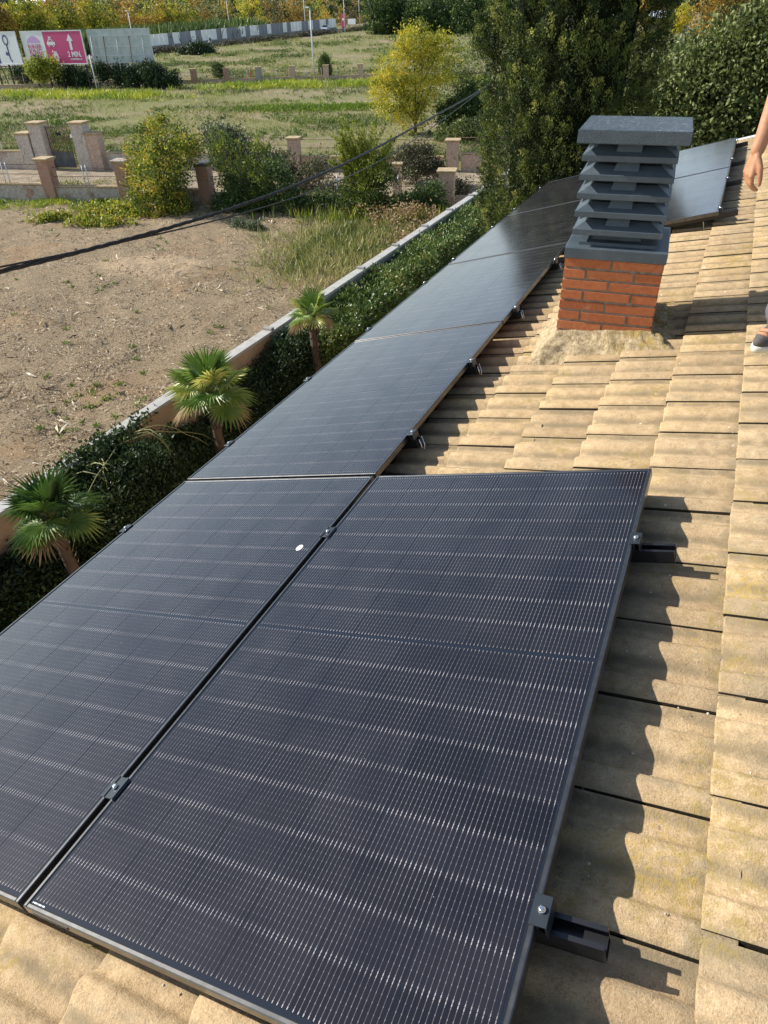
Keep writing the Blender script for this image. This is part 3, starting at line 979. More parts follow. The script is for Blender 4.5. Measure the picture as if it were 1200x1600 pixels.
# ---- grasses and litter
def tufts(name, lab, XY, hgt, per, mat, t0, tv, seed, width=.06, lean=.45, zf=None, cat='grass'):
    rg = np.random.default_rng(seed)
    N = len(XY)
    z = terr_np(XY[:, 0], XY[:, 1]) if zf is None else zf
    P = np.repeat(np.column_stack([XY, z]), per, 0)
    h = np.repeat(hgt, per) * (.5 + .8 * rg.random(N * per))
    P[:, :2] += rg.normal(size=(N * per, 2)) * np.repeat(hgt, per)[:, None] * .45
    D = rg.normal(size=(N * per, 3)) * lean; D[:, 2] = 1
    T = np.clip(np.repeat(t0, per) + rg.normal(size=N * per) * tv, 0, 1)
    o = leaves(P, D, h, width, T, name, mat, rg=rg)
    return tag(o, lab, cat, kind='stuff')
def vn(XY, s, seed):
    return np.array([noise.noise(Vector((x * s, y * s, seed))) for x, y in XY])
def wedge(n, smin, smax, rg, amin=-1.05, amax=.30, pw=1.0):
    """points in the part of the land seen from the roof: angle from +y, distance"""
    a = amin + (amax - amin) * rg.random(n)
    d = smin * (smax / smin) ** (rg.random(n) ** pw)
    return np.column_stack([CAM.x + np.sin(a) * d, CAM.y + np.cos(a) * d])
rg = np.random.default_rng(21)
def wall_front(x): return 25.40 + (x + 33.9) * FD.y / FD.x
B0 = Vector((-42.3, 33.2)); BD = Vector((29.3, 7.8)).normalized()
def wall_back(x): return 33.2 + (x + 42.3) * BD.y / BD.x
XY = wedge(112000, 38, 235, rg)
XY = XY[(XY[:, 1] > wall_back(XY[:, 0]) + .8) & (XY[:, 0] < 25)]
s_road = (XY - np.array(W1)) @ np.array(WN)
XY = XY[s_road > 10.5]
n1 = vn(XY, .075, 1.0) + .5 * vn(XY, .3, 2.0)
dist = np.hypot(XY[:, 0], XY[:, 1])
far = XY @ np.array([-.426, .905])
keep = rg.random(len(XY)) < np.clip(.50 + n1 * 1.3, .07, 1)
XY, n1, dist = XY[keep], n1[keep], dist[keep]
tufts('field_grass', 'patchy green and straw coloured grass of the open field behind the ruined walls', XY,
      .10 + .0019 * dist + .12 * np.clip(n1, 0, 1), 4, L_grass, np.clip(.55 - n1 * .95 + .5 * vn(XY, .035, 23), .05, .98), .16, 5, .20)
# mats of darker low herbs
n2 = vn(XY, .14, 7.0)
k = (n2 > .16) & (rg.random(len(XY)) < .55)
tufts('low_herbs', 'mats of low dark green herbs spread across the field', XY[k], .16 + .0024 * dist[k], 6, L_green, .62 + .5 * n2[k], .16, 6, .38, 1.0)
def patch(cx, cy, rx, ry, rot, n, rg):
    q = rg.normal(size=(n, 2)) * .5 * np.array([rx, ry])
    c, s = cos(rot), sin(rot)
    return np.column_stack([cx + q[:, 0] * c - q[:, 1] * s, cy + q[:, 0] * s + q[:, 1] * c])
P = np.concatenate([patch(-53, 89, 12, 3.2, .42, 1500, rg), patch(-39, 96, 11, 3.4, .42, 1200, rg), patch(-74, 73, 13, 3.6, .1, 1500, rg), patch(-58.5, 88, 4, 1.5, .4, 400, rg)])
P = P[rg.random(len(P)) < np.clip(.55 + 1.6 * vn(P, .25, 13), .05, 1)]
tufts('tall_yellow_weeds', 'tall bright yellow green weeds along the far fence and below the billboards', P, (.30 + .55 * rg.random(len(P))), 10, L_bright, .62 + .5 * vn(P, .2, 3), .24, 8, .11, .6)
P = np.concatenate([patch(-39, 67, 6.5, 2.8, .3, 800, rg), patch(-33.5, 70, 3, 1.2, .2, 300, rg)])
tufts('bright_grass_patch', 'vivid green patch of fresh grass in the middle of the field', P, np.full(len(P), .40), 5, L_bright, .18 + .25 * vn(P, .3, 3), .1, 9, .3, .9)

def on_lot(P):
    return np.array([lot_h(x, y) + G + .20 for x, y in P])
# straw litter on the lot
n = 300000
P = wedge(n, 9, 46, rg, -1.2, -.15, .8)
P = P[(P[:, 0] < -8.1) & (P[:, 1] < wall_front(P[:, 0]) - .25)]
den = vn(P, .55, 11) + .5 * vn(P, 1.6, 12)
P = P[rg.random(len(P)) < np.clip(.62 + den * 1.5, .12, 1)]
den = vn(P, .55, 11)
N = len(P)
PP = np.column_stack([P, on_lot(P) + .004 + .02 * rg.random(N)])
D = rg.normal(size=(N, 3)); D[:, 2] *= .22; D[:, 2] = np.abs(D[:, 2])
sz = .04 + .13 * rg.random(N) ** 2
sz[rg.random(N) < .012] *= 3.2
tag(leaves(PP, D, sz, .15, np.clip(.62 + .24 * rg.normal(size=N) + .15 * den, 0, 1), 'straw_litter', L_straw, rg=rg), 'dry straw and chopped stalks scattered over the dirt lot', 'straw', kind='stuff')
# clods
n = 3000
P = wedge(n, 9, 44, rg, -1.2, -.15, .8)
P = P[(P[:, 0] < -8.1) & (P[:, 1] < wall_front(P[:, 0]) - .3)]
P = P[rg.random(len(P)) < np.clip(.5 - vn(P, .4, 15) * 1.5, .1, 1)]
N = len(P)
base = np.array([(1, 0, 0), (0, 1, 0), (-1, 0, 0), (0, -1, 0), (0, 0, .8)])
s_ = (.018 + .05 * rg.random(N) ** 3)[:, None, None]
V = np.column_stack([P, on_lot(P)])[:, None, :] + base[None] * s_ * (.6 + .8 * rg.random((N, 5, 1))) * np.array([1, 1, 1])
F = (np.arange(N) * 5)[:, None, None] + np.array([(0, 1, 4), (1, 2, 4), (2, 3, 4), (3, 0, 4)])[None]
tag(np_mesh('soil_clods', V.reshape(-1, 3), F.reshape(-1, 3), simple('brown_clod', (.27, .18, .11), .97, var=.4, scale=3)), 'crumbled clods of earth lying on the dirt lot', 'clods', kind='stuff')
# sparse small weeds on the lot
P = wedge(1100, 9, 44, rg, -.95, -.15, .8)
P = P[(P[:, 0] < -8.1) & (P[:, 1] < wall_front(P[:, 0]) - .3)]; P = P[rg.random(len(P)) < np.clip(vn(P, .3, 18) * 3, .04, 1)]
P = np.concatenate([P, np.array([(-19.3, 20.4)])])
tufts('lot_weeds', 'few small green weeds sprouting from the dirt lot', P, np.full(len(P), .11), 12, L_bright, np.full(len(P), .12), .15, 31, .4, 1.2, on_lot(P))
# rough grass strip at the foot of the near ruined wall, left
n = 2600
q = rg.random(n) * 16
P = np.column_stack([-40 + q, wall_front(-40 + q) - .3 - np.abs(rg.normal(size=n)) * .8])
P = P[rg.random(n) < np.clip(.5 + vn(P, .6, 2) * 1.8, .1, 1)]
tufts('grass_strip', 'strip of long yellow green grass at the foot of the ruined wall', P, (.10 + .20 * rg.random(len(P))), 6, L_bright, .45 + .5 * vn(P, .8, 4), .18, 32, .12, .6, on_lot(P))
# dry yellow grass beside the garden wall, middle
P = np.concatenate([patch(-12.0, 21.6, 2.6, 3.4, .2, 1300, rg), patch(-11.5, 25.5, 3.0, 2.6, .2, 900, rg), patch(-10.0, 24.0, 1.8, 3.6, .1, 500, rg), patch(-14.2, 24, 3.0, 1.6, .2, 160, rg)])
P = P[(P[:, 0] < -8.15) & (P[:, 1] < wall_front(P[:, 0]) - .2)]
tufts('dry_yellow_grass', 'dry yellow grass clump between the dirt lot and the garden wall', P, .18 + .34 * rg.random(len(P)), 7, L_grass, .52 + .5 * vn(P, .5, 4), .22, 33, .07, .5, on_lot(P))
P = patch(-12.9, 27.2, 4.2, 1.1, .2, 420, rg); P = P[(P[:, 0] < -8.2) & (P[:, 1] < wall_front(P[:, 0]) - .2)]
P = P[rg.random(len(P)) < np.clip(.4 + 1.8 * vn(P, .8, 13), .05, 1)]
tufts('tall_green_reeds', 'tall green blades rising in front of the shrubs at the ruined wall', P, .3 + .5 * rg.random(len(P)), 6, L_vine, .55 + .4 * vn(P, .5, 4), .2, 34, .06, .2, on_lot(P))
# alley between the ruined walls
P = np.column_stack([-48 + 39 * rg.random(5200), np.zeros(5200)])
P[:, 1] = wall_front(P[:, 0]) + .4 + rg.random(5200) * 6.6
P = P[rg.random(len(P)) < np.clip(.3 + vn(P, .35, 6) * 1.6, .04, 1)]
tufts('alley_weeds', 'thin dry weeds in the alley between the two ruined walls', P, .10 + .2 * rg.random(len(P)), 5, L_grass, .6 + .3 * vn(P, .5, 4), .2, 35, .12, .8)

# ---- verge bushes beside the road (one mass)
q = rg.random(900) * 135 - 22
P = np.column_stack([W1.x + WD.x * q + WN.x * 11.2, W1.y + WD.y * q + WN.y * 11.2]) + rg.normal(size=(900, 2)) * .8
P = P[rg.random(900) < np.clip(.6 + vn(P, .12, 9) * 1.5, .1, 1)]
C = np.column_stack([P, terr_np(P[:, 0], P[:, 1]) + .2 + .3 * rg.random(len(P))])
PP = np.repeat(C, 45, 0) + rg.normal(size=(len(C) * 45, 3)) * np.array([.75, .75, .28])
D = rg.normal(size=PP.shape); D[:, 2] += .5
tag(leaves(PP, D, .26 + .2 * rg.random(len(PP)), .5, np.clip(np.repeat(.35 + .4 * vn(P, .1, 5), 45) + .2 * rg.normal(size=len(PP)), 0, 1), 'verge_scrub', L_maroon, rg=rg),
    'dark brownish scrub lining the near side of the road', 'scrub', kind='stuff')
# reed belt behind the barrier
q = rg.random(5200) * 72 - 22
P = np.column_stack([W1.x + WD.x * q, W1.y + WD.y * q]) - np.array(WN) * (4.5 + 8 * rg.random((5200, 1)))
tufts('reed_belt', 'belt of green reeds rising behind the striped barrier', P, 2.9 + 1.5 * rg.random(len(P)), 4, L_green, .62 + .35 * vn(P, .06, 4), .15, 36, .10, .22)

# ------------------------------------------------------------------ garden wall of the house
M_coping = simple('pale_grey_coping', (.42, .41, .38), .85, var=.15, scale=5, bump=.3)
M_pinkrender = simple('pinkish_tan_render', (.42, .29, .19), .92, var=.16, scale=1.6, bump=.25)
M_greyconc = simple('grey_concrete_slabs', (.29, .28, .265), .88, var=.12, scale=2.2, bump=.25)
ZT = G + 2.0
gw = thing('garden_wall', 'long straight garden wall with a pale grey coping, bounding the dirt lot', 'wall', (-7.85, 0, G))
def seg(y0, y1, mat, nm, z=1.93):
    mb = MB(); mb.box(-.09, .09, y0, y1, -.3, z); mb.build(nm, mat, gw)
seg(-8, 10.62, M_pinkrender, 'rendered_wall')
y = 10.7; k = 0
while y < 30.4:
    y1 = min(y + 2.48, 30.4)
    seg(y + .06, y1 - .06, M_greyconc, 'concrete_slab', 1.92)
    mb = MB(); mb.box(-.12, .12, y - .06, y + .06, -.3, 2.06, ch=.01); mb.build('wall_post', M_greyconc, gw)
    y = y1; k += 1
y = -8.0
while y < 30:
    L_ = 2.4 if y > 10 else 2.0
    mb = MB(); mb.box(-.13, .13, y + .006, y + L_ - .006, 1.931, 2.0, ch=.008); mb.build('coping_stone', M_coping, gw)
    y += L_

# ------------------------------------------------------------------ ruined walls
def ruin_material(name, plaster, brick1, brick2, cover):
    t = NT(name)
    p = t.pos()
    x, y, z = t.sep(p)
    br = t.n('ShaderNodeTexBrick')
    cmb = t.n('ShaderNodeCombineXYZ')
    t.put(cmb.inputs[0], t.math('ADD', x, t.math('MULTIPLY', y, .6))); t.put(cmb.inputs[1], z)
    t.t.links.new(cmb.outputs[0], br.inputs['Vector'])
    br.inputs['Scale'].default_value = 1
    br.inputs['Brick Width'].default_value = .27; br.inputs['Row Height'].default_value = .075
    br.inputs['Mortar Size'].default_value = .010
    br.inputs['Color1'].default_value = c4(brick1); br.inputs['Color2'].default_value = c4(brick2)
    br.inputs['Mortar'].default_value = (.36, .30, .24, 1)
    n1 = t.noise(p, 1.7, 6, .68); n2 = t.noise(p, 9, 5, .7)
    pl = t.ramp(n2, [(.3, tuple(v * .6 for v in plaster)), (.55, plaster), (.75, tuple(min(1, v * 1.3) for v in plaster))])
    f = t.ss(n1, cover - .03, cover + .03)
    col = t.mix(f, pl, br.outputs['Color'])
    dk = t.ss(t.noise(t.scale(p, (2, 2, .7)), 1.4, 5, .7), .55, .72, 0, .6)
    col = t.mix(dk, col, (.085, .08, .075))
    t.bump(t.math('ADD', n2, t.math('MULTIPLY', br.outputs['Fac'], .6)), .7, .02)
    return t.fin(col, .95, 0, .1)
M_ruin1 = ruin_material('crumbling_grey_plaster', (.48, .44, .38), (.36, .20, .13), (.42, .29, .21), .56)
M_ruin2 = ruin_material('faded_pink_plaster', (.60, .43, .33), (.38, .20, .13), (.42, .27, .19), .66)
M_ruinb = ruin_material('exposed_pink_brick', (.46, .33, .26), (.42, .215, .145), (.46, .27, .19), .42)
M_ruing = ruin_material('grey_pink_gate_plaster', (.60, .52, .44), (.54, .38, .30), (.50, .38, .31), .60)
M_lich = simple('lichened_stone_cap', (.44, .33, .19), .95, var=.35, scale=7, bump=.5)
M_rust = simple('rusty_iron', (.17, .10, .07), .85, var=.3, scale=12)
M_galv = simple('galvanised_post', (.62, .63, .64), .5, scale=12)
def wall_run(name, lab, base, dirv, s0, s1, h, mat, zoff=0, rail=1.0, posts=(), grp=None):
    a = math.atan2(dirv.y, dirv.x)
    t = thing(name, lab, 'wall', (base.x, base.y, G), (0, 0, a), grp)
    rd = random.Random(int(s0 * 10) + 5)
    mb = MB()
    n = max(2, int((s1 - s0) / .5))
    for i in range(n):
        p, q = s0 + (s1 - s0) * i / n, s0 + (s1 - s0) * (i + 1) / n
        hh = h + rd.uniform(-.015, .015)
        mb.box(p, q, -.15, .15, -.2, hh)
    mb.build('wall_body', mat, t)
    mb = MB(); p = s0
    while p < s1 - .05:
        q = min(p + rd.uniform(.5, .9), s1)
        mb.box(p + .004, q - .004, -.20, .20, h + .017, h + .085 + rd.uniform(-.01, .012), ch=.01); p = q
    mb.build('coping', M_lich, t)
    if rail:
        mb = MB()
        sag = lambda s: rd.uniform(-.02, .02)
        for z in (h + rail, h + rail * .55):
            mb.tube([(s0 + (s1 - s0) * i / 6, 0, z + rd.uniform(-.025, .02)) for i in range(7)], .013, 5)
        mb.build('rusty_wire', M_rust, t)
        mb = MB()                              # wire mesh, real strands
        k = s0
        while k < s1:
            mb.tube([(k, 0, h + .1), (k + rail * .9, 0, h + rail)], .0035, 3, cap=False, smooth=False)
            mb.tube([(k + rail * .9, 0, h + .1), (k, 0, h + rail)], .0035, 3, cap=False, smooth=False)
            k += .14
        mb.build('wire_mesh', M_rust, t)['kind'] = 'stuff'
    for s in posts:
        mb = MB(); mb.tube([(s, 0, h), (s + rd.uniform(-.05, .05), 0, h + rail + .1)], .028, 6)
        mb.build('fence_post', M_galv, t)
    return t
def pillar(lab, base, dirv, s, w, h, mat, capm=M_lich, capw=.09, lean=0, grp=None, d=None, off=0):
    a = math.atan2(dirv.y, dirv.x)
    q = base + dirv * s + Vector((-dirv.y, dirv.x)) * off
    t = thing('brick_pillar', lab, 'pillar', (q.x, q.y, G), (lean, 0, a), grp)
    d = d or w
    mb = MB()
    rd = random.Random(int(q.x * 7))
    prev = None
    for i in range(6):
        z0, z1 = -.2 + (h + .2) * i / 6, -.2 + (h + .2) * (i + 1) / 6
        e = rd.uniform(-.006, .006)
        mb.box(-w / 2 - e, w / 2 + e, -d / 2 - e, d / 2 + e, z0, z1)
    mb.build('shaft', mat, t)
    mb = MB(); mb.box(-w / 2 - capw * .5, w / 2 + capw * .5, -d / 2 - capw * .5, d / 2 + capw * .5, h, h + .06, ch=.01)
    mb.box(-w / 2 - capw, w / 2 + capw, -d / 2 - capw, d / 2 + capw, h + .061, h + .14, ch=.02)
    mb.build('cap', capm, t)
    return t
def alley_material():
    t = NT('pale_rubble_path')
    p = t.pos()
    n = t.noise(t.scale(p, (1, 1, 0)), 1.1, 6, .7)
    col = t.ramp(t.math('ADD', t.math('MULTIPLY', n, .6), t.math('MULTIPLY', t.noise(p, 16, 5, .75), .4)), [(.36, (.16, .15, .09)), (.5, (.36, .29, .21)), (.64, (.52, .44, .33))])
    t.bump(t.noise(p, 20, 5, .7), .8, .04)
    return t.fin(col, .95, 0, .1)
mb = MB()
vs = []
for i in range(41):
    x = -60 + 51.6 * i / 40
    y0, y1 = 25.40 + (x + 33.9) * FD.y / FD.x + .1, 33.2 + (x + 42.3) * 7.8 / 29.3 - .1
    for q in range(6): vs.append((x, y0 + (y1 - y0) * q / 5, G + .03 + .03 * noise.noise(Vector((x, q * 1.3, 0)))))
mb.raw(vs, [(i * 6 + q, (i + 1) * 6 + q, (i + 1) * 6 + q + 1, i * 6 + q + 1) for i in range(40) for q in range(5)], True)
tag(mb.build('alley_path', alley_material()), 'pale rubble path between the two ruined walls', kind='structure')
def sF(x): return (x - F0.x) / FD.x
def sB(x): return (x - B0.x) / BD.x
GF, GB = 'walls of the ruined front boundary', 'walls of the ruined back boundary'
wall_run('ruined_wall', 'low grey plastered ruined wall left of the stepped brick pillar, nearer boundary', F0, FD, sF(-50), sF(-31.25), .97, M_ruin1, rail=.95, posts=(sF(-33.4), sF(-33.15), sF(-38), sF(-42)), grp=GF)
wall_run('ruined_wall', 'low grey plastered ruined wall below the old gate, between the two brick pillars', F0, FD, sF(-30.6), sF(-27.1), .88, M_ruin1, rail=.92, posts=(sF(-29.0), sF(-28.8)), grp=GF)
wall_run('ruined_wall', 'low ruined wall hidden by the yellow vine tree and shrubs', F0, FD, sF(-26.5), sF(-22.9), .80, M_ruin1, rail=.8, grp=GF)
wall_run('ruined_wall', 'low pale wall between shrubs with a thin white post, below the cables', F0, FD, sF(-22.4), sF(-11.3), .62, M_ruin1, rail=.85, posts=(sF(-16.1), sF(-13.2)), grp=GF)
wall_run('ruined_wall', 'short wall piece between the pink pillar and the garden wall', F0, FD, sF(-10.5), sF(-8.1), .62, M_ruin1, rail=.7, grp=GF)
pillar('crumbling brick pillar below the gate, plaster fallen off its lower half', F0, FD, sF(-30.9), .62, 2.12, M_ruinb, capw=.12)
pillar('brick pillar at the left edge of the yellow vine tree', F0, FD, sF(-26.8), .62, 2.05, M_ruinb, capm=M_ruin1, capw=.10)
pillar('brick pillar half hidden at the right edge of the yellow vine tree', F0, FD, sF(-22.6), .62, 1.95, M_ruinb, capm=simple('dark_grey_cap', (.12, .12, .13), .9), capw=.10)
pillar('smooth pink plastered pillar right beside the garden wall', F0, FD, sF(-10.9), .72, 1.72, M_ruin2, capw=.10)
pillar('thin pale pillar behind the tall shoots, in the alley', F0, FD, sF(-13.6), .40, 1.55, M_ruin2, capw=.08, off=2.6)
pillar('thin pale post beside the garden wall, partly behind it', F0, FD, sF(-9.0), .30, 1.55, M_ruin2, capw=.03, off=2.0)
wall_run('ruined_wall', 'back boundary wall left of the old gate, pink with lichen on top', B0, BD, sB(-56), sB(-40.9), 1.02, M_ruing, rail=.85, posts=(sB(-42.3), sB(-46)), grp=GB)
wall_run('ruined_wall', 'back boundary wall right of the old gate, pale with wire above', B0, BD, sB(-35.2), sB(-23.7), .95, M_ruing, rail=.85, posts=(sB(-31), sB(-27)), grp=GB)
wall_run('ruined_wall', 'back boundary wall behind the tall shoots and the dark shrub', B0, BD, sB(-22.9), sB(-14.5), .75, M_ruin2, rail=.95, posts=(sB(-20.3), sB(-20.0)), grp=GB)
wall_run('ruined_wall', 'back boundary wall ending behind the conifer', B0, BD, sB(-13.5), sB(-6), .95, M_ruin2, rail=.85, grp=GB)
pillar('short outer gate pillar, leftmost of the four at the old gate', B0, BD, sB(-40.4), .85, 2.02, M_ruing, capw=.08)
pillar('tall left gate pillar with a flat lichened cap', B0, BD, sB(-39.45), .85, 2.60, M_ruing, capw=.10)
pillar('tall right gate pillar with a flat lichened cap', B0, BD, sB(-36.65), .85, 2.60, M_ruing, capw=.10)
pillar('wide right outer gate pillar with a dark flat top', B0, BD, sB(-35.85), .80, 2.02, M_ruin2, capw=.10)
pillar('pink pillar standing alone behind the shrubs, middle of the back boundary', B0, BD, sB(-23.3), .66, 1.72, M_ruin2, capw=.10)
pillar('pink pillar on the back boundary, right next to the conifer', B0, BD, sB(-14.0), .70, 1.60, M_ruin2, capw=.10)
# old iron gate: lattice leaf behind, solid lower leaf
gt_ = thing('iron_gate', 'old iron gate with a lattice of bars between the tall gate pillars', 'gate', ((B0 + BD * sB(-39.0)).x, (B0 + BD * sB(-39.0)).y, G), (0, 0, math.atan2(BD.y, BD.x)))
for k in range(13):
    mb = MB(); mb.tube([(.05 + k * .115, .1, 1.0), (.05 + k * .115, .1, 2.45 + .08 * sin(k * .6))], .020, 5); mb.build('gate_bar', M_rust, gt_)
mb = MB()
for z in (1.0, 1.75, 2.35): mb.box(.02, 1.47, .085, .115, z, z + .04)
mb.box(0, .04, .08, .12, .1, 2.5); mb.box(1.45, 1.49, .08, .12, .1, 2.5)
mb.build('gate_frame', M_rust, gt_)
mb = MB(); mb.box(.04, 1.45, .088, .112, .1, 1.0); mb.build('gate_sheet', simple('grey_peeling_sheet', (.13, .13, .125), .8, var=.4, scale=3), gt_)
mb = MB(); mb.box(-.02, .02, 0, 1.15, .1, 2.45); mb.build('open_leaf', simple('rusty_brown_sheet', (.20, .12, .085), .85, var=.3, scale=4), gt_, loc=(1.95, -.05, 0), rot=(0, 0, .35))
mb = MB(); mb.tube([(0, 0, 0), (0, .02, 0)], .11, 12); mb.build('round_sign', M_white, gt_, loc=(1.82, -.15, 1.95))
mb = MB()
for k in range(4): mb.tube([(.62 + .1 * k, .08, 1.95), (.72 + .06 * k, .07, 2.1), (.82 + .05 * k, .08, 1.98)], .035, 5)
mb.build('bent_scrap', simple('dark_scrap', (.03, .03, .035), .7), gt_)

# ------------------------------------------------------------------ far fence
ffd = Vector((22.0, 10.2)).normalized(); ff0 = Vector((-70.8, 91.2))
fpx = [(-70.6, M_ruinb, 'first pillar from the left on the far fence, bare red brick'), (-66.4, M_ruinb, 'second pillar from the left on the far fence, beside a small bush'),
       (-62.3, M_greyconc, 'grey concrete pillar on the far fence beside a red marker'), (-58.0, M_ruin2, 'pink pillar on the far fence, left of the white lamp post'),
       (-53.7, M_ruin2, 'pink pillar on the far fence right behind the small cypress'), (-49.3, M_ruin2, 'pink pillar on the far fence just left of the yellow tree')]
for x, m, lab in fpx:
    pillar(lab, ff0, ffd, (x - ff0.x) / ffd.x, .75, 1.65, m, capw=.08, grp=None)
wall_run('far_fence', 'long low fence wall with a rail, far across the field', ff0, ffd, -30, 52, .42, M_ruin2, rail=.95, posts=[i * 2.1 - 28 for i in range(38)])
mb = MB(); mb.tube([(0, 0, 0), (.02, 0, 1.6)], .09, 6)
o = mb.build('marker_post', simple('red_marker_paint', (.42, .06, .04), .6), loc=(-63.6, 95.0, G)); tag(o, 'red marker post beside the grey concrete pillar of the far fence', 'post')

# ------------------------------------------------------------------ billboards
M_bbwhite = simple('billboard_white', (.72, .74, .76), .5, var=.04, scale=1)
M_pink = simple('billboard_magenta', (.50, .045, .17), .5, var=.06, scale=1)
M_lilac = simple('billboard_lilac', (.52, .33, .60), .5, var=.05, scale=1)
M_navy = simple('billboard_navy', (.035, .06, .17), .5, var=.06, scale=1)
M_post = simple('dark_steel_post', (.04, .035, .035), .7)
M_back = simple('weathered_grey_sheet', (.50, .55, .52), .7, var=.14, scale=1.4)
def text_obj(parent, txt, x, z, size, mat, y=-.012, sx=1.0):
    cu = bpy.data.curves.new('lettering', 'FONT')
    cu.body = txt; cu.size = size; cu.align_x = 'CENTER'; cu.extrude = .004; cu.resolution_u = 2; cu.offset = size * .022
    tmp = bpy.data.objects.new('lettering', cu)
    COL.objects.link(tmp)
    dg = bpy.context.evaluated_depsgraph_get()
    me = bpy.data.meshes.new_from_object(tmp.evaluated_get(dg))
    bpy.data.objects.remove(tmp)
    me.materials.clear(); me.materials.append(mat)
    o = bpy.data.objects.new('lettering', me)
    o.location = (x, y, z); o.rotation_euler = (pi / 2, 0, 0); o.scale = (sx, 1, 1)
    return link(o, parent)
def flat(parent, name, pts, mat, y, th=.008):
    n = len(pts)
    mb = MB(); mb.raw([(x, y, z) for x, z in pts] + [(x, y + th, z) for x, z in pts], [tuple(range(n)), tuple(range(2 * n - 1, n - 1, -1))] + [(i, n + i, n + (i + 1) % n, (i + 1) % n) for i in range(n)])
    return mb.build(name, mat, parent)
def circ(cx, cz, rx, rz, a0=0, a1=2 * pi, n=20):
    return [(cx + rx * cos(a0 + (a1 - a0) * i / n), cz + rz * sin(a0 + (a1 - a0) * i / n)) for i in range(n + (0 if abs(a1 - a0 - 2 * pi) < 1e-6 else 1))]
BZ, BHt = 2.90, 3.67
def board(lab, xr, yr, rot, Wd, front=True):
    t = thing('billboard', lab, 'billboard', (xr, yr, G), (0, 0, rot))    # origin at the right lower corner's foot
    for k in range(5):
        x = -.6 - (Wd - 1.2) * k / 4
        mb = MB(); mb.box(x - .09, x + .09, .22, .40, -.3, BZ + BHt - .15); mb.tube([(x, .4, BZ + 2.2), (x, 1.7, -.3)], .06, 5); mb.build('post', M_post if front else M_galv, t)
    mb = MB()
    for z in (BZ - .35, BZ + .25, BZ + 1.8, BZ + 3.3): mb.box(-Wd + .1, -.1, .12, .215, z, z + .1)
    mb.build('cross_beam', M_post if front else M_galv, t)
    mb = MB(); mb.box(-Wd, 0, -.02, .04, BZ, BZ + BHt); mb.build('sheet', M_bbwhite if front else M_back, t)
    for x0, x1, z0, z1 in ((-Wd - .06, -Wd, BZ - .06, BZ + BHt + .06), (0, .06, BZ - .06, BZ + BHt + .06), (-Wd, 0, BZ - .06, BZ), (-Wd, 0, BZ + BHt, BZ + BHt + .06)):
        mb = MB(); mb.box(x0, x1, -.07, .10, z0, z1); mb.build('frame_edge', M_bbwhite if front else M_galv, t)
    return t
b1 = board('white and magenta billboard with a burger logo and a white arrow', -80.6, 82.0, radians(4.5), 10.0)
WD_ = 10.0
m0 = -6.35
flat(b1, 'magenta_field', [(m0, BZ + .06), (-.08, BZ + .06), (-.08, BZ + BHt - .06), (m0, BZ + BHt - .06)], M_pink, -.030)
lc = -8.15; zc = BZ + 1.75
flat(b1, 'logo_bun', circ(lc, zc + .62, 1.10, .80, 0, pi), M_lilac, -.030)
flat(b1, 'logo_bun', circ(lc, zc - .70, 1.10, .52, pi, 2 * pi), M_lilac, -.030)
text_obj(b1, 'BURGER', lc, zc + .02, .66, M_pink, -.034, .92)
text_obj(b1, 'KING', lc, zc - .68, .92, M_pink, -.034, .98)
ax = -2.1
flat(b1, 'arrow', [(ax - .14, BZ + 1.55), (ax + .24, BZ + 1.55), (ax + .24, BZ + 2.55), (ax + .56, BZ + 2.55), (ax + .05, BZ + 3.35), (ax - .46, BZ + 2.55), (ax - .14, BZ + 2.55)], M_bbwhite, -.040)
text_obj(b1, '2 MIN.', -1.75, BZ + .80, .85, M_bbwhite, -.042, .95)
text_obj(b1, 'C/ALBUFERA, 45', -1.65, BZ + .42, .30, M_bbwhite, -.042, .9)
cx, cz = -5.25, BZ + 2.35
car_pts = [(cx - .65, cz - .22), (cx + .65, cz - .22), (cx + .68, cz + .08), (cx + .42, cz + .16), (cx + .20, cz + .46), (cx - .30, cz + .46), (cx - .50, cz + .16), (cx - .68, cz + .06)]
flat(b1, 'car_symbol', car_pts, M_bbwhite, -.040)
for dx in (-.36, .36):
    flat(b1, 'wheel_symbol', circ(cx + dx, cz - .24, .17, .17), M_bbwhite, -.043); flat(b1, 'wheel_hole', circ(cx + dx, cz - .24, .08, .08), M_pink, -.053)
flat(b1, 'window_symbol', [(cx - .36, cz + .16), (cx - .06, cz + .16), (cx - .06, cz + .38), (cx - .22, cz + .38)], M_pink, -.050)
flat(b1, 'window_symbol', [(cx + .03, cz + .16), (cx + .30, cz + .16), (cx + .15, cz + .38), (cx + .03, cz + .38)], M_pink, -.050)
flat(b1, 'crown_symbol', [(cx - .22, cz + .52), (cx + .14, cz + .52), (cx + .22, cz + .74), (cx + .05, cz + .64), (cx - .04, cz + .78), (cx - .13, cz + .64), (cx - .30, cz + .74)], M_bbwhite, -.040)
cx, cz = -4.9, BZ + .80
flat(b1, 'cup_symbol', [(cx - .36, cz - .50), (cx + .36, cz - .50), (cx + .40, cz + .34), (cx + .25, cz + .42), (cx - .25, cz + .42), (cx - .40, cz + .34)], M_bbwhite, -.040)
flat(b1, 'cup_lid', [(cx - .26, cz + .46), (cx + .26, cz + .46), (cx + .26, cz + .60), (cx - .26, cz + .60)], M_bbwhite, -.040)
flat(b1, 'heart_symbol', [(cx, cz - .18), (cx + .14, cz + .0), (cx + .07, cz + .1), (cx, cz + .04), (cx - .07, cz + .1), (cx - .14, cz)], M_pink, -.050)
b2 = board('navy and white billboard with a wrench shaped key, leftmost of the billboards', -91.6, 81.15, radians(4.5), 10.0)
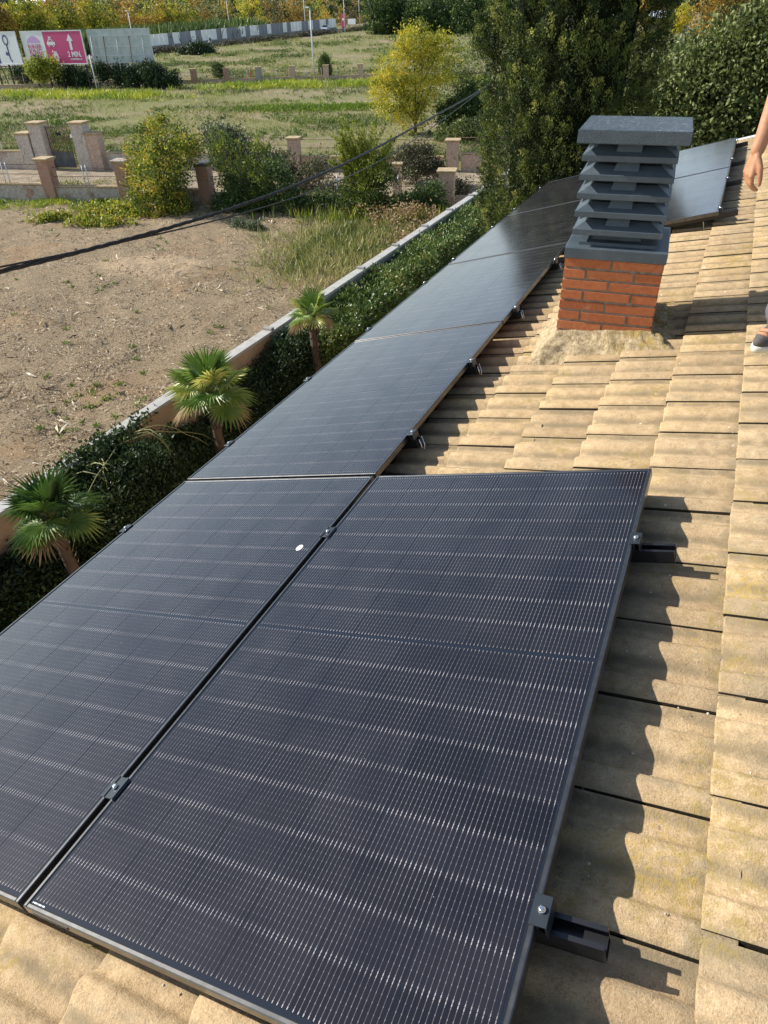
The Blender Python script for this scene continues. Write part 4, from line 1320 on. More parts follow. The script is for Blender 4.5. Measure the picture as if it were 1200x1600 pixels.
flat(b2, 'navy_field', [(-9.9, BZ + .06), (-3.7, BZ + .06), (-3.7, BZ + BHt - .06), (-9.9, BZ + BHt - .06)], M_navy, -.030)
kx = -1.9
ringo = circ(kx, BZ + 2.75, .50, .62); ringi = circ(kx, BZ + 2.75, .30, .40)
mb = MB(); n = 20
mb.raw([(x, -.035, z) for x, z in ringo] + [(x, -.035, z) for x, z in ringi], [(i, (i + 1) % n, n + (i + 1) % n, n + i) for i in range(n)]); mb.build('key_ring', M_navy, b2)
flat(b2, 'key_shank', [(kx - .10, BZ + .55), (kx + .14, BZ + .55), (kx + .12, BZ + 2.20), (kx - .12, BZ + 2.20)], M_navy, -.032)
flat(b2, 'key_tooth', [(kx - .60, BZ + 1.05), (kx - .10, BZ + .95), (kx - .10, BZ + 1.30), (kx - .40, BZ + 1.50)], M_navy, -.032)
flat(b2, 'key_tip', [(kx - .10, BZ + .55), (kx + .38, BZ + .45), (kx + .20, BZ + .15)], M_navy, -.032)
text_obj(b2, '3', -4.6, BZ + 1.7, 1.4, M_bbwhite, -.045)
b3 = board('bare grey back of a billboard with vertical sheets and steel braces', -72.3, 85.5, radians(16), 8.6, False)
for k in range(8):
    mb = MB(); mb.box(-8.6 + 8.6 * k / 8 + .02, -8.6 + 8.6 * (k + 1) / 8 - .02, -.045, -.021, BZ + .04, BZ + BHt - .04); mb.build('sheet_strip', M_back, b3)
for z in (BZ + .75, BZ + 1.75, BZ + 2.95):
    mb = MB(); mb.box(-8.5, -.1, -.12, -.046, z, z + .08); mb.build('front_rail', M_galv, b3)
for k in range(5):
    x = -1.0 - 7.2 * k / 4
    mb = MB(); mb.tube([(x, -.16, BZ + 2.95), (x, -.55, BZ + .4), (x, -1.0, -.2)], .055, 5); mb.build('rear_brace', M_rust if k % 2 else M_galv, b3)
mb = MB(); mb.tube([(0, 0, -.3), (0, 0, 3.95)], .07, 6)
tag(mb.build('pole', M_galv, loc=(-79.2, 81.2, G)), 'thin white pole standing where the magenta and the grey billboards meet', 'pole')

# ------------------------------------------------------------------ lamps, poles, car, roadside
M_lampp = simple('white_lamp_post', (.62, .63, .64), .5, var=.05)
def lamp(x, y, h, lab, arm=.25):
    z = terr(x, y)
    t = thing('street_lamp', lab, 'street lamp', (x, y, z), (0, 0, 0))
    mb = MB(); mb.tube([(0, 0, -.2), (0, 0, h * .5), (0, 0, h)], [.13, .10, .07], 8); mb.build('pole', M_lampp, t)
    mb = MB(); mb.tube([(0, 0, h), (-.1, 0, h + .12), (-arm, 0, h + .15)], .045, 6); mb.build('arm', M_lampp, t)
    mb = MB(); mb.box(-arm - .35, -arm + .15, -.14, .14, h + .08, h + .22, ch=.04); mb.build('lamp_head', M_lampp, t)
lamp(-59.5, 106.1, 8.2, 'tall white lamp post in the field, just left of the small cypress')
lamp(-116.5, 133.2, 8.3, 'lamp post rising above the grey billboard back')
lamp(-140.4, 202.6, 9.0, 'lamp post behind the barrier, before the car park')
lamp(-130.3, 229.2, 9.6, 'lamp post at the road, left of the car')
lamp(-116.2, 228.6, 9.6, 'lamp post at the road, right of the magenta totem')
lamp(-134.2, 276.1, 9.4, 'farthest lamp post, right of the white roadside sign')
M_car = simple('pale_blue_grey_car_paint', (.42, .46, .52), .3, var=.03)
M_glass = NT('dark_car_glass').fin((.02, .025, .03), .08, 0, .5)
M_tyre = simple('black_tyre', (.02, .02, .02), .85)
def car(x, y, rot, paint, lab, s=1.0):
    t = thing('parked_car' if 'parked' in lab else 'car', lab, 'car', (x, y, terr(x, y) + .2), (0, 0, rot))
    t.scale = (s, s, s)
    # side profile swept across the width
    pr = [(-2.1, .35), (-2.12, .75), (-2.0, .95), (-1.7, 1.0), (-1.15, 1.05), (.75, 1.02), (1.7, .90), (2.08, .72), (2.12, .38)]
    mb = MB(); n = len(pr)
    for y0, y1 in ((-.86, .86),):
        mb.raw([(a, y0, b) for a, b in pr] + [(a, y1, b) for a, b in pr], [tuple(range(n)), tuple(range(2 * n - 1, n - 1, -1))] + [(i, n + i, n + (i + 1) % n, (i + 1) % n) for i in range(n)])
    mb.build('body', paint, t)
    mb = MB(); mb.frustum((-1.75, .95, -.82, .82), (-1.35, .25, -.66, .66), 1.0, 1.46); mb.build('window_band', M_glass, t)
    mb = MB(); mb.box(-1.36, .26, -.665, .665, 1.455, 1.50, ch=.015)
    for q in (-1.3, -.55, .2): mb.frustum((q - .30 if q < -1 else q - .03, q - .22 if q < -1 else q + .05, -.80, .80), (q - .03, q + .05, -.67, .67), 1.02, 1.46)
    mb.build('roof', paint, t)
    for a in (-1.35, 1.35):
        for b in (-.80, .80):
            mb = MB(); mb.tube([(a, b - .1, .33), (a, b + .1, .33)], .33, 14); w = mb.build('wheel', M_tyre, t)
            mb = MB(); mb.tube([(a, b - .11, .33), (a, b + .11, .33)], .19, 10); mb.build('rim', M_galv, w)
    for b in (-.62, .62):
        mb = MB(); mb.box(2.02, 2.10, b - .17, b + .17, .66, .80, ch=.02); mb.build('headlight', M_bbwhite, t)
        mb = MB(); mb.box(-2.13, -2.05, b - .14, b + .14, .72, .88, ch=.02); mb.build('tail_light', simple('tail_red', (.4, .02, .02), .3), t)
    mb = MB(); mb.box(2.08, 2.14, -.55, .55, .38, .58, ch=.02); mb.build('grille', M_tyre, t)
car(-123.9, 230.5, -pi / 2 + .25, M_car, 'pale blue grey hatchback driving on the far road', 1.1)
for i, (x, y) in enumerate([(-165, 205), (-160, 216), (-157, 228), (-152, 240)]):
    car(x, y, .4 + i * .2, [M_bw, M_car, M_bbwhite, M_bg][i], ['white parked car at the left end of the car park beyond the barrier', 'blue grey parked car in the car park beyond the barrier', 'bright parked car in the middle of the car park beyond the barrier', 'grey parked car at the right end of the car park beyond the barrier'][i])
mb = MB(); mb.raw([(x, y, terr(x, y) + .25) for x, y in [(-185, 175), (-141, 195), (-137, 262), (-200, 262)]], [(0, 1, 2, 3)])
tag(mb.build('car_park', simple('pale_paving', (.55, .54, .52), .85)), 'pale paved car park beyond the striped barrier', kind='structure')
t = thing('totem_sign', 'tall magenta totem sign at the end of the barrier', 'sign', (-127.9, 250.9, terr(-127.9, 250.9)))
mb = MB(); mb.box(-.75, .75, -.2, .2, .3, 3.9, ch=.05); mb.build('panel', M_pink, t)
mb = MB(); mb.box(-.5, .5, -.15, .15, -.2, .3); mb.build('foot', M_post, t)
mb = MB(); mb.tube([(0, -.21, 2.6), (0, -.24, 2.6)], .36, 12); mb.build('emblem', M_bbwhite, t)
t = thing('notice_board', 'white rectangular notice board beside the far road', 'sign', (-131.8, 264.9, terr(-131.8, 264.9)))
mb = MB(); mb.box(-1.5, 1.5, -.08, .08, .7, 2.3, ch=.02); mb.build('panel', M_bbwhite, t)
for q in (-1.2, 1.2):
    mb = MB(); mb.box(q - .06, q + .06, .09, .2, -.2, 2.2); mb.build('leg', M_post, t)
t = thing('scooter', 'white scooter with a rider standing on the road beside the barrier', 'scooter', (-128.5, 176.0, terr(-128.5, 176.0) + .2), (0, 0, 1.4))
for q in (-.6, .6):
    mb = MB(); mb.tube([(q, -.07, .28), (q, .07, .28)], .28, 12); mb.build('wheel', M_tyre, t)
mb = MB(); mb.tube([(-.65, 0, .45), (-.35, 0, .75), (.0, 0, .40), (.38, 0, .42), (.5, 0, 1.0)], [.14, .2, .12, .12, .08], 8); mb.build('body', M_bbwhite, t)
mb = MB(); mb.tube([(.46, -.3, 1.05), (.46, .3, 1.05)], .03, 6); mb.build('handlebar', M_post, t)
mb = MB(); mb.tube([(-.2, 0, .85), (-.12, 0, 1.25), (-.05, 0, 1.45), (-.03, 0, 1.53), (0, 0, 1.66), (0, 0, 1.80)], [.20, .19, .17, .07, .13, .05], 10)
for s_ in (-1, 1):
    mb.tube([(-.08, s_ * .19, 1.40), (.15, s_ * .26, 1.12), (.42, s_ * .22, 1.08)], [.06, .05, .035], 6)
    mb.tube([(-.2, s_ * .1, .82), (.25, s_ * .15, .78), (.22, s_ * .14, .40)], [.1, .08, .05], 6)
o = mb.build('person', simple('dark_rider_clothes', (.03, .035, .045), .8), loc=(-128.5, 176.0, terr(-128.5, 176.0) + .2), rot=(0, 0, 1.4)); tag(o, 'tiny rider in dark clothes sitting on the white scooter by the barrier', 'person')
mb = MB(); mb.tube([(0, 0, 1.60), (0, 0, 1.66), (0, 0, 1.82), (0, 0, 1.86)], [.10, .15, .13, .04], 10)
link_h = mb.build('helmet', M_bbwhite, o)

# pole and cables across the lot
t = thing('utility_pole', 'rusty brown utility pole beside the conifer holding the black cables', 'utility pole', (-8.05, 28.4, G))
mb = MB(); mb.tube([(0, 0, -.3), (0, 0, 3.2), (0, 0, 6.0)], [.10, .085, .07], 10); mb.build('shaft', simple('rusty_red_pole', (.16, .062, .035), .8), t)
mb = MB(); mb.box(-.10, .10, -.06, .06, 5.62, 5.74); mb.build('bracket', M_galv, t)
M_cable = NT('black_cable_sheath').fin((.012, .012, .013), .45, 0, .5)
main = [(-5.79, 2.38, -.49), (-5.83, 2.88, -.55), (-5.91, 3.84, -.66), (-6.02, 5.03, -.80), (-6.15, 6.57, -.92), (-6.26, 7.93, -.96), (-6.38, 9.34, -1.0), (-6.56, 11.37, -1.05), (-6.74, 13.56, -1.07), (-7.02, 16.86, -1.07), (-7.41, 21.41, -.99), (-7.85, 26.59, -.70), (-8.03, 28.3, -.66)]
thin = [(-5.79, 2.41, -.45), (-5.83, 2.9, -.5), (-5.92, 3.85, -.64), (-6.02, 5.04, -.79), (-6.15, 6.55, -.97), (-6.32, 8.56, -1.15), (-6.5, 10.69, -1.28), (-6.74, 13.52, -1.38), (-7.07, 17.42, -1.38), (-7.41, 21.43, -1.17), (-7.86, 26.61, -.76), (-8.0, 28.3, -.70)]
def dense(pts, n):
    a = np.array(pts); L = np.concatenate([[0], np.cumsum(np.linalg.norm(np.diff(a, axis=0), axis=1))])
    co = [np.polyfit(L / L[-1], a[:, i], 5) for i in range(3)]
    s = np.linspace(0, 1, n)
    return np.column_stack([np.polyval(c, s) for c in co]), s * L[-1]
# the cables go on to the house on the near side
main = [(-3.2, -3.2, .55), (-5.2, -.2, -.06)] + main[0:]
thin = [(-3.2, -3.2, .60), (-5.2, -.2, .0)] + thin[0:]
cb = thing('cable_bundle', 'thick twisted black cable bundle sagging across the dirt lot to the rusty pole', 'cable', main[0])
D_, L_ = dense(main, 420)
for k in range(3):
    ph = L_ * 2 * pi / .85 + k * 2 * pi / 3
    off = np.column_stack([np.cos(ph) * .6, -np.cos(ph) * .05, np.sin(ph)]) * .015
    mb = MB(); mb.tube([Vector(p) - Vector(main[0]) for p in (D_ + off)], .0148, 6); mb.build('strand', M_cable, cb)
D_, L_ = dense(thin, 160)
mb = MB(); mb.tube([Vector(p) for p in D_], .012, 6)
tag(mb.build('thin_cable', M_cable), 'thin black cable hanging just below the thick bundle', 'cable')

# ------------------------------------------------------------------ plants: clusters (x, y, z, r) measured once, grown into crowns
BL_ = {
    'vine': [(-23.94,26.6,-3.14,1.09),(-25.05,26.6,-5,1.26),(-23.05,26.6,-4.06,1.28),(-23.76,26.6,-5.66,1.39),(-25.15,26.6,-3.6,0.74),(-24.9,26.6,-6.63,1.1),(-22.14,26.6,-3.39,0.59),(-23.15,26.6,-6.8,0.83)],
    'ivyshrub': [(-19.84,27.7,-5.34,1.05),(-19.38,27.7,-6.32,1.0),(-20.77,27.7,-6.42,0.89),(-18.17,27.7,-4.96,0.9),(-17.41,27.7,-5.89,0.85),(-17.76,27.7,-3.91,0.53)],
    'shoots': [(-20.38,27.2,-3.23,0.47),(-20.75,27.2,-4.18,0.66),(-18.33,27.2,-3.41,0.35),(-18.65,27.2,-4.35,0.65),(-19.44,27.2,-3.85,0.47)],
    'tall': [(-13.7,28.4,-5.37,1.0),(-14.23,28.4,-6.3,0.9),(-13.12,28.4,-4.4,0.74),(-14.57,28.4,-5.15,0.65),(-12.91,28.4,-6.14,0.71)],
    'low3': [(-11.81,29.6,-5.71,0.71),(-11.11,29.6,-5.39,0.53),(-12.52,29.6,-6.24,0.73),(-10.54,29.6,-5.95,0.41),(-16.79,29.6,-6.69,0.7),(-15.91,29.6,-6.93,0.57)],
    'maroon': [(-14.43,36.5,-5.01,0.91),(-15.45,36.5,-5.18,0.78),(-13.49,36.5,-5.41,0.52),(-14.99,36.5,-5.9,0.64)],
    'alley': [(-24.53,33,-4.18,0.71),(-23.76,33,-4.63,0.85),(-25.17,33,-3.8,0.49)],
    'alley2': [(-21.36,33.5,-5.3,0.77),(-19.88,33.5,-5.8,0.7),(-22.58,33.5,-5.13,0.64),(-18.76,33.5,-5.17,0.51)],
    'grey': [(-18.53,24.8,-6.64,0.35),(-18.37,24.8,-6.16,0.23),(-17.65,24.8,-6.74,0.29),(-17.51,24.8,-6.28,0.2)],
    'yellow': [(-23.74,54,-3.79,1.47),(-22.25,54,-5.03,1.38),(-21.73,54,-3.34,1.73),(-20.23,54,-1.72,1.59),(-21.74,54,-0.55,1.31),(-23.02,54,-1.93,1.53),(-21.25,54,0.02,0.83),(-19.75,54,-0.75,0.92),(-24.36,54,-2.96,0.88)],
    'olive': [(-19.88,58,-2.38,1.19),(-18.54,58,-3,1.09),(-20.61,58,-4.1,1.22),(-19.25,58,-1.34,0.69)],
    'dkshrub': [(-17.72,55,-4.53,1.25),(-16.52,55,-5.22,1.06),(-19.38,55,-5.16,0.98),(-16.27,55,-3.76,0.85)],
    'herb': [(-17.13,52,-6,0.94),(-15.93,52,-5.67,0.74),(-18.61,52,-6.3,0.66)],
    'bbush': [(-87.27,79.5,-4.21,1.21),(-88.56,79.5,-3.92,0.78),(-85.31,79.5,-3.7,0.86),(-86.14,79.5,-3.19,0.69)],
    'bdark': [(-79.68,84,-4.48,0.88),(-77.02,84,-4.91,1.13),(-74.39,84,-5.33,1.12),(-71.06,84,-5.01,1.19),(-68.56,84,-5.57,0.76),(-72.29,84,-4.44,0.77)],
    'bdark2': [(-84.99,83,-4.89,0.89),(-87.13,83,-5.2,0.72),(-83,83,-5.17,0.79),(-94.37,83,-4.95,0.73)],
    'fbush': [(-67.68,93,-5.02,0.72),(-67.77,93,-4.41,0.45)],
    'vb1': [(-113.29,150,-5.4,1.72),(-116.58,150,-5.87,1.3),(-110.73,150,-5.65,1.28)],
    'far1': [(-165.67,139.87,2.96,2.32),(-165.37,143.39,2.9,2.33),(-169.01,150.56,2.88,3.11),(-163.24,149.36,2.78,2.81),(-162.17,152.47,2.72,2.44),(-168.25,162.66,2.7,3.3),(-162.39,161.38,2.6,2.62),(-167.89,171.64,2.57,3.32),(-164.73,173.23,2.49,2.66),(-159.62,172.72,2.4,3.05),(-167.32,186.44,2.36,2.81),(-159.97,183.52,2.26,3.23),(-165.7,195.88,2.2,3.45),(-160.13,195.06,2.11,3.34),(-156.88,197.01,2.02,3.26),(-155.06,200.84,1.93,3.72),(-156.98,209.85,1.85,3.64),(-157.02,216.71,1.76,3.54),(-157.1,223.98,1.66,3.29),(-155,228.39,1.56,3.87),(-154.76,235.82,1.46,4.11),(-151.75,239.27,1.35,4.34),(-157.84,257.71,1.22,3.72),(-152.56,258.09,1.11,3.7),(-148.78,260.98,1,4.02),(-157.16,286.1,0.83,5.02),(-146.77,277.46,0.74,4.92),(-153.4,301.46,0.55,5.31),(-150.81,308.38,0.4,5.36)],
    'far2': [(-210.33,176.78,5.74,4.85),(-209.6,183.84,5.69,4.97),(-208.82,191.25,5.64,5.09),(-208.01,199.04,5.58,5.22),(-207.16,207.25,5.52,5.36),(-206.25,215.9,5.46,5.51),(-205.3,225.03,5.4,5.66),(-204.29,234.69,5.33,5.82),(-203.23,244.92,5.26,5.99),(-202.09,255.78,5.18,6.18),(-200.89,267.32,5.1,6.37)],
    'dark': [(-100.45,222.3,1.79,4.75),(-95.01,224.58,1.65,4.57),(-86.91,220.11,1.52,4.64),(-84.06,229.4,1.38,4.61),(-74.87,221.17,1.26,4.52),(-69.44,222.5,1.13,4.64),(-63.54,222.02,1.01,4.21)],
}

def ells(bl, dy=.35, seed=1, k=1.0, kz=1.0, floor=None):
    rd = random.Random(seed); r_ = []
    for x, y, z, r in bl:
        if floor is not None: z = max(z, floor + r * .3)
        r_.append((x, y + rd.uniform(-1, 1) * dy, z, r * k, r * k * 1.05, r * k * kz))
    return r_
def plant(name, lab, cat, mat, e, ncl, per, size, seed, trunk=.06, group=None, z0=None, base=None, **kw):
    """thing > crown, trunk; e = ellipsoids in world space"""
    c = np.array(e)[:, :3].mean(0)
    bx, by = (base or (c[0], c[1]))
    z0 = terr(bx, by) if z0 is None else z0
    t = thing(name, lab, cat, (bx, by, z0), group=group)
    el = [(a - bx, b - by, cc - z0, r1, r2, r3) for a, b, cc, r1, r2, r3 in e]
    crown('crown', el, ncl, per, size, mat, t, seed, **kw)
    if trunk:
        tips = [(a, b, cc) for a, b, cc, *_ in el]
        zt = max(.35, min(q[2] for q in el))
        branches('trunk', (0, 0, -.1), tips, trunk, M_bark, t, seed, (0, 0, zt))
    return t

# big conifer
cyp = thing('cypress_tree', 'huge dark green cypress beyond the far end of the roof', 'tree', (-1.55, 10.95, G))
rg = np.random.default_rng(77)
def cyp_r(zrel, a):
    """radius of the column at height above the ground"""
    prof = np.interp(zrel, [0, 1.5, 3.2, 4.8, 6.3, 8.2, 10.5, 12.5, 14.0, 15.0], [.75, 1.0, 1.16, 1.30, 1.36, 1.38, 1.30, 1.10, .6, .05])
    w = np.array([.7 * noise.noise(Vector((math.cos(q) * 1.5, math.sin(q) * 1.5, h * .45))) + 1.1 * noise.noise(Vector((math.cos(q) * 4.5, math.sin(q) * 4.5, h * .9 + 7))) for q, h in zip(a, zrel)])
    return prof * .95 * (1 + .19 * np.clip(w, -1.2, .28))
NC = 7600
zc_ = .3 + 14.5 * rg.random(NC) ** .9; aa = 2 * pi * rg.random(NC)
rr = cyp_r(zc_, aa)
deep = rg.random(NC) ** 2.6 * .35
C = np.column_stack([np.cos(aa) * (rr - deep), np.sin(aa) * (rr - deep), zc_])
# an extra puff sticking out on the left
PF = np.array([-1.30, -.30, 7.50]) + rg.normal(size=(70, 3)) * np.array([.13, .13, .11])
C = np.concatenate([C, PF]); aa = np.concatenate([aa, np.full(70, pi)]); deep = np.concatenate([deep, np.zeros(70)])
NC = len(C); per = 62
out_ = np.column_stack([np.cos(aa), np.sin(aa), np.zeros(NC)])
ax_ = unit(out_ * .5 + np.array([0, 0, 1.0]) + rg.normal(size=(NC, 3)) * .28)       # each spray points up and outward
t_ = rg.random((NC, per))
L = (.12 + .13 * rg.random(NC))[:, None]
P = C[:, None, :] + ax_[:, None, :] * (t_ * L)[..., None] + rg.normal(size=(NC, per, 3)) * (.062 * (1.12 - t_))[..., None]
D = ax_[:, None, :] * .9 + rg.normal(size=(NC, per, 3)) * .5
tn = np.clip(.46 + .24 * rg.normal(size=NC)[:, None] + .22 * (t_ - .4), 0, 1)
tn[rg.random(NC) < .10] += .30
leaves(P.reshape(-1, 3), D.reshape(-1, 3), .028 + .026 * rg.random(NC * per), .42, np.clip(tn.reshape(-1), 0, 1), 'crown', L_cyp, cyp, rg=rg)
mb = MB(); mb.tube([(0, 0, -.2), (.05, 0, 3), (0, .05, 8), (0, 0, 13.5)], [.24, .2, .13, .03], 10); mb.build('trunk', M_bark, cyp)
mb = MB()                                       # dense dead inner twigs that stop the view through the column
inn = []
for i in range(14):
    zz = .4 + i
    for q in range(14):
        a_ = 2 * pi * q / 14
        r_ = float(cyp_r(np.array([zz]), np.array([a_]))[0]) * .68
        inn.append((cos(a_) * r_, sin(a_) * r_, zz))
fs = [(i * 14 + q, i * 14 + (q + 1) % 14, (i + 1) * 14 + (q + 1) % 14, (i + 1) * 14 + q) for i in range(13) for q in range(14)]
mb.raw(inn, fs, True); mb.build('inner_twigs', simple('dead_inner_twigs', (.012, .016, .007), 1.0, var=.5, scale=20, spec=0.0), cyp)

# hedge against the garden wall
def hedge_part(y0, y1, n, top, dep, mat, name, lab, cat, size, per, t0, seed, wob=.16, thin=None):
    rg = np.random.default_rng(seed)
    t = thing(name, lab, cat, (-7.6, (y0 + y1) / 2, G + .12))
    ym = (y0 + y1) / 2
    y = y0 + (y1 - y0) * rg.random(n)
    hw = np.array([top(v) for v in y]); dw = np.array([dep(v) for v in y])
    s = rg.random(n) * (hw + dw)                # along the section: up the front, then over the top
    front = s < hw
    x = np.where(front, dw, dw - (s - hw)); z = np.where(front, s, hw)
    w = np.array([noise.noise(Vector((b * .8, a * 1.2, c))) for a, b, c in zip(x, y, z)]) + .6 * np.array([noise.noise(Vector((b * 2.6, a * 3, c * 2.6))) for a, b, c in zip(x, y, z)])
    x = x + np.where(front, w * wob, 0); z = z + np.where(front, 0, w * wob)
    P = np.column_stack([x, y - ym, z])
    if thin is not None:
        k = rg.random(n) < np.array([thin(a, b) for a, b in zip(y, z)])
        P, front, w = P[k], front[k], w[k]; n = len(P)
    d = np.where(front[:, None], [1, 0, .3], [0, 0, 1.0])
    tc = np.clip(t0 + .16 * rg.normal(size=n) + .30 * w, 0, 1)
    PP = (P[:, None, :] + rg.normal(size=(n, per, 3)) * .085).reshape(-1, 3)
    PP[:, 0] = np.maximum(PP[:, 0], -.12)
    D = np.repeat(d, per, 0) * .8 + rg.normal(size=PP.shape) * .8; D[:, 2] += .3
    T = np.clip(np.repeat(tc, per) + .13 * rg.normal(size=len(PP)), 0, .97)
    red = rg.random(len(PP)) < .006; T[red] = 1
    leaves(PP, D, size * (.6 + .8 * rg.random(len(PP))), .5, T, 'foliage', mat, t, rg=rg)
    mb = MB()
    for q in range(int((y1 - y0) / .45)):
        yy = y0 + .2 + q * .45 - ym
        dd = dep(yy + ym)
        mb.tube([(dd * .45, yy, 0), (dd * .5, yy + rg.normal() * .08, top(yy + ym) * .55), (dd * .5, yy + rg.normal() * .15, top(yy + ym) * .9)], [.03, .022, .01], 5)
    mb.build('stems', M_bark, t)
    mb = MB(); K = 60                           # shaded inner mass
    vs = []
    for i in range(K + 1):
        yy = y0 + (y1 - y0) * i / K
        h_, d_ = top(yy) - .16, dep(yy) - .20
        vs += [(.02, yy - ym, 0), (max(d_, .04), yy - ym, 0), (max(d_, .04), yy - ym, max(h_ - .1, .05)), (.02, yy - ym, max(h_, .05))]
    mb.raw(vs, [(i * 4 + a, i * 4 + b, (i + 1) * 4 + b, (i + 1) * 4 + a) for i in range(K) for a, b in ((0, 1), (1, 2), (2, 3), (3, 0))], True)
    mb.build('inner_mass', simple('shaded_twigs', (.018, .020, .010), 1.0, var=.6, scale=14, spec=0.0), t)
    return t
def nz(y, s, k=0): return noise.noise(Vector((y * s, k, 4.2)))
hedge_part(10.9, 27.5, 4600, lambda y: 1.52 + .12 * nz(y, .8) + .10 * min(1, max(0, (y - 13) / 4)), lambda y: 1.12 + .2 * nz(y, .6, 3), L_hedge, 'garden_hedge',
           'sunlit leafy green hedge along the garden wall between the third palm and the cypress', 'hedge', .085, 34, .55, 51)
hedge_part(-5, 11.1, 4200, lambda y: 1.22 + .16 * nz(y, .9) + .40 * math.exp(-((y - 4.8) / 1.1) ** 2) - .30 * math.exp(-((y - 7.2) / .9) ** 2) + .25 * max(0, y - 9.3), lambda y: .62 + .30 * nz(y, .5, 3) + .25 * math.exp(-((y - 5) / 1.5) ** 2), L_dark, 'ivy',
           'dark ivy and creepers covering the shaded garden wall behind the two nearer palms', 'climbing plant', .075, 30, .42, 52, wob=.2, thin=lambda y, z: 1.0 if z > .5 else .55)
# ivy sprays that climb over the coping
rg = np.random.default_rng(60)
iv = thing('overhanging_ivy', 'ivy branches with pale leaves climbing over the coping above the nearest palm', 'climbing plant', (-7.6, 5.0, G + 1.9))
n = 250
C = np.column_stack([.05 - .30 * rg.random(n), rg.normal(size=n) * .60, .02 + .12 * rg.random(n)])
C[:150, 0] = .15 + .40 * rg.random(150); C[:150, 2] = -.05 - .45 * rg.random(150)
PP = np.repeat(C, 14, 0) + rg.normal(size=(n * 14, 3)) * .07
D = rg.normal(size=PP.shape); D[:, 2] += .6
leaves(PP, D, .06 + .05 * rg.random(len(PP)), .7, np.clip(.70 + .2 * rg.normal(size=len(PP)), 0, 1), 'foliage', L_dark, iv, rg=rg)
mb = MB()
for k in range(9):
    y0 = -.9 + k * .24 + rg.normal() * .1
    pts = [(.05, y0, .05)]
    dx, dy = .16, rg.normal() * .12
    for q in range(7): pts.append((pts[-1][0] + dx * (1 - q * .1), pts[-1][1] + dy + rg.normal() * .05, pts[-1][2] + .06 - q * .05))
    mb.tube(pts, [.010, .009, .009, .008, .007, .006, .005, .004], 5)
mb.build('runners', simple('pale_green_runners', (.30, .30, .12), .7), iv)

# palms
def palm(lab, x, y, zc, R, nleaf, seed, t0):
    rg = np.random.default_rng(seed)
    t = thing('fan_palm', lab, 'palm tree', (x, y, G + .1), group='fan palms along the garden wall')
    H = zc - (G + .1)
    mb = MB()
    pts = [(0, 0, -.1), (.02, .03, H * .35), (-.02, .0, H * .7), (0, 0, H - .05)]
    mb.tube(pts, [.11, .095, .085, .10], 12)
    rd = random.Random(seed)
    for k in range(90):                         # old leaf bases
        zz = rd.uniform(.05, H - .05); a = rd.uniform(0, 2 * pi); r = .09
        c, s = cos(a), sin(a)
        mb.raw([(c * r - s * .03, s * r + c * .03, zz - .05), (c * r + s * .03, s * r - c * .03, zz - .05), (c * (r + .05), s * (r + .05), zz + .07)], [(0, 1, 2)])
    mb.build('trunk', M_palmtrunk, t)
    for i in range(nleaf):
        a = i * 2.399 + rg.normal() * .2
        el = radians(80) - radians(100) * (i / (nleaf - 1)) ** .9 + rg.normal() * .08
        out = Vector((cos(a) * cos(el), sin(a) * cos(el), sin(el)))
        pl = R * (.50 + .12 * rg.random())
        hub = Vector((0, 0, H)) + out * pl + Vector((0, 0, -.06 * pl))
        side = out.cross(Vector((0, 0, 1))).normalized(); nrm = side.cross(out).normalized()
        # the blade hangs a little lower than its stalk
        ax = (out * .85 + Vector((0, 0, -.25 if el < .6 else -.02))).normalized(); nrm = side.cross(ax).normalized()
        V, F, T = [], [], []
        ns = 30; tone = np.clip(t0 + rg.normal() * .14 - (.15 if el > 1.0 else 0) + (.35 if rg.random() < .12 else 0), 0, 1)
        for s in range(ns):
            b = radians(-148 + 296 * s / (ns - 1)) + rg.normal() * .02
            Ls = R * (.60 + .14 * cos(b)) * (1 + rg.normal() * .05)
            dr = (ax * cos(b) + side * sin(b)).normalized()
            w = side * cos(b) - ax * sin(b)
            hw = Ls * .045
            mid = hub + dr * Ls * .55 + nrm * Ls * .03
            tip = hub + dr * Ls * (1) + nrm * (-Ls * (.02 + .08 * rg.random())) + Vector((0, 0, -Ls * .07 * rg.random()))
            o = len(V)
            V += [hub - w * hw * .2, hub + w * hw * .2, mid + w * hw + nrm * hw * .5, tip, mid - w * hw + nrm * hw * .5, mid - nrm * hw * .4]
            F += [(o, o + 5, o + 4, o + 4), (o + 4, o + 5, o + 3, o + 3), (o, o + 1, o + 2, o + 5), (o + 5, o + 2, o + 3, o + 3)]
            T += [np.clip(tone + rg.normal() * .07, 0, 1)] * 4
        me = bpy.data.meshes.new('palm_leaf')
        F2 = [tuple(dict.fromkeys(f)) for f in F]
        me.from_pydata([tuple(v) for v in V], [], F2)
        at = me.attributes.new('tint', 'FLOAT', 'FACE'); at.data.foreach_set('value', [float(v) for v in T])
        me.materials.append(L_dead if i >= nleaf - 2 - (seed == 3) else L_palm)
        lf = link(bpy.data.objects.new('palm_leaf', me), t)
        mb = MB(); mb.tube([(0, 0, H - .05), Vector((0, 0, H)) + out * pl * .5 + Vector((0, 0, .01)), hub], [.013, .010, .007], 5)
        mb.build('stalk', simple_stalk, lf)
    return t
simple_stalk = simple('green_palm_stalk', (.16, .20, .05), .6)
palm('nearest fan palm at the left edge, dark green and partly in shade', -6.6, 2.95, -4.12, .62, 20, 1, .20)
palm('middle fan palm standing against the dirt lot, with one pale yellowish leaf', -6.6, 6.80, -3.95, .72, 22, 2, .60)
palm('farthest and smallest fan palm, yellowish green, near the start of the hedge', -6.6, 10.65, -3.82, .52, 16, 3, .70)

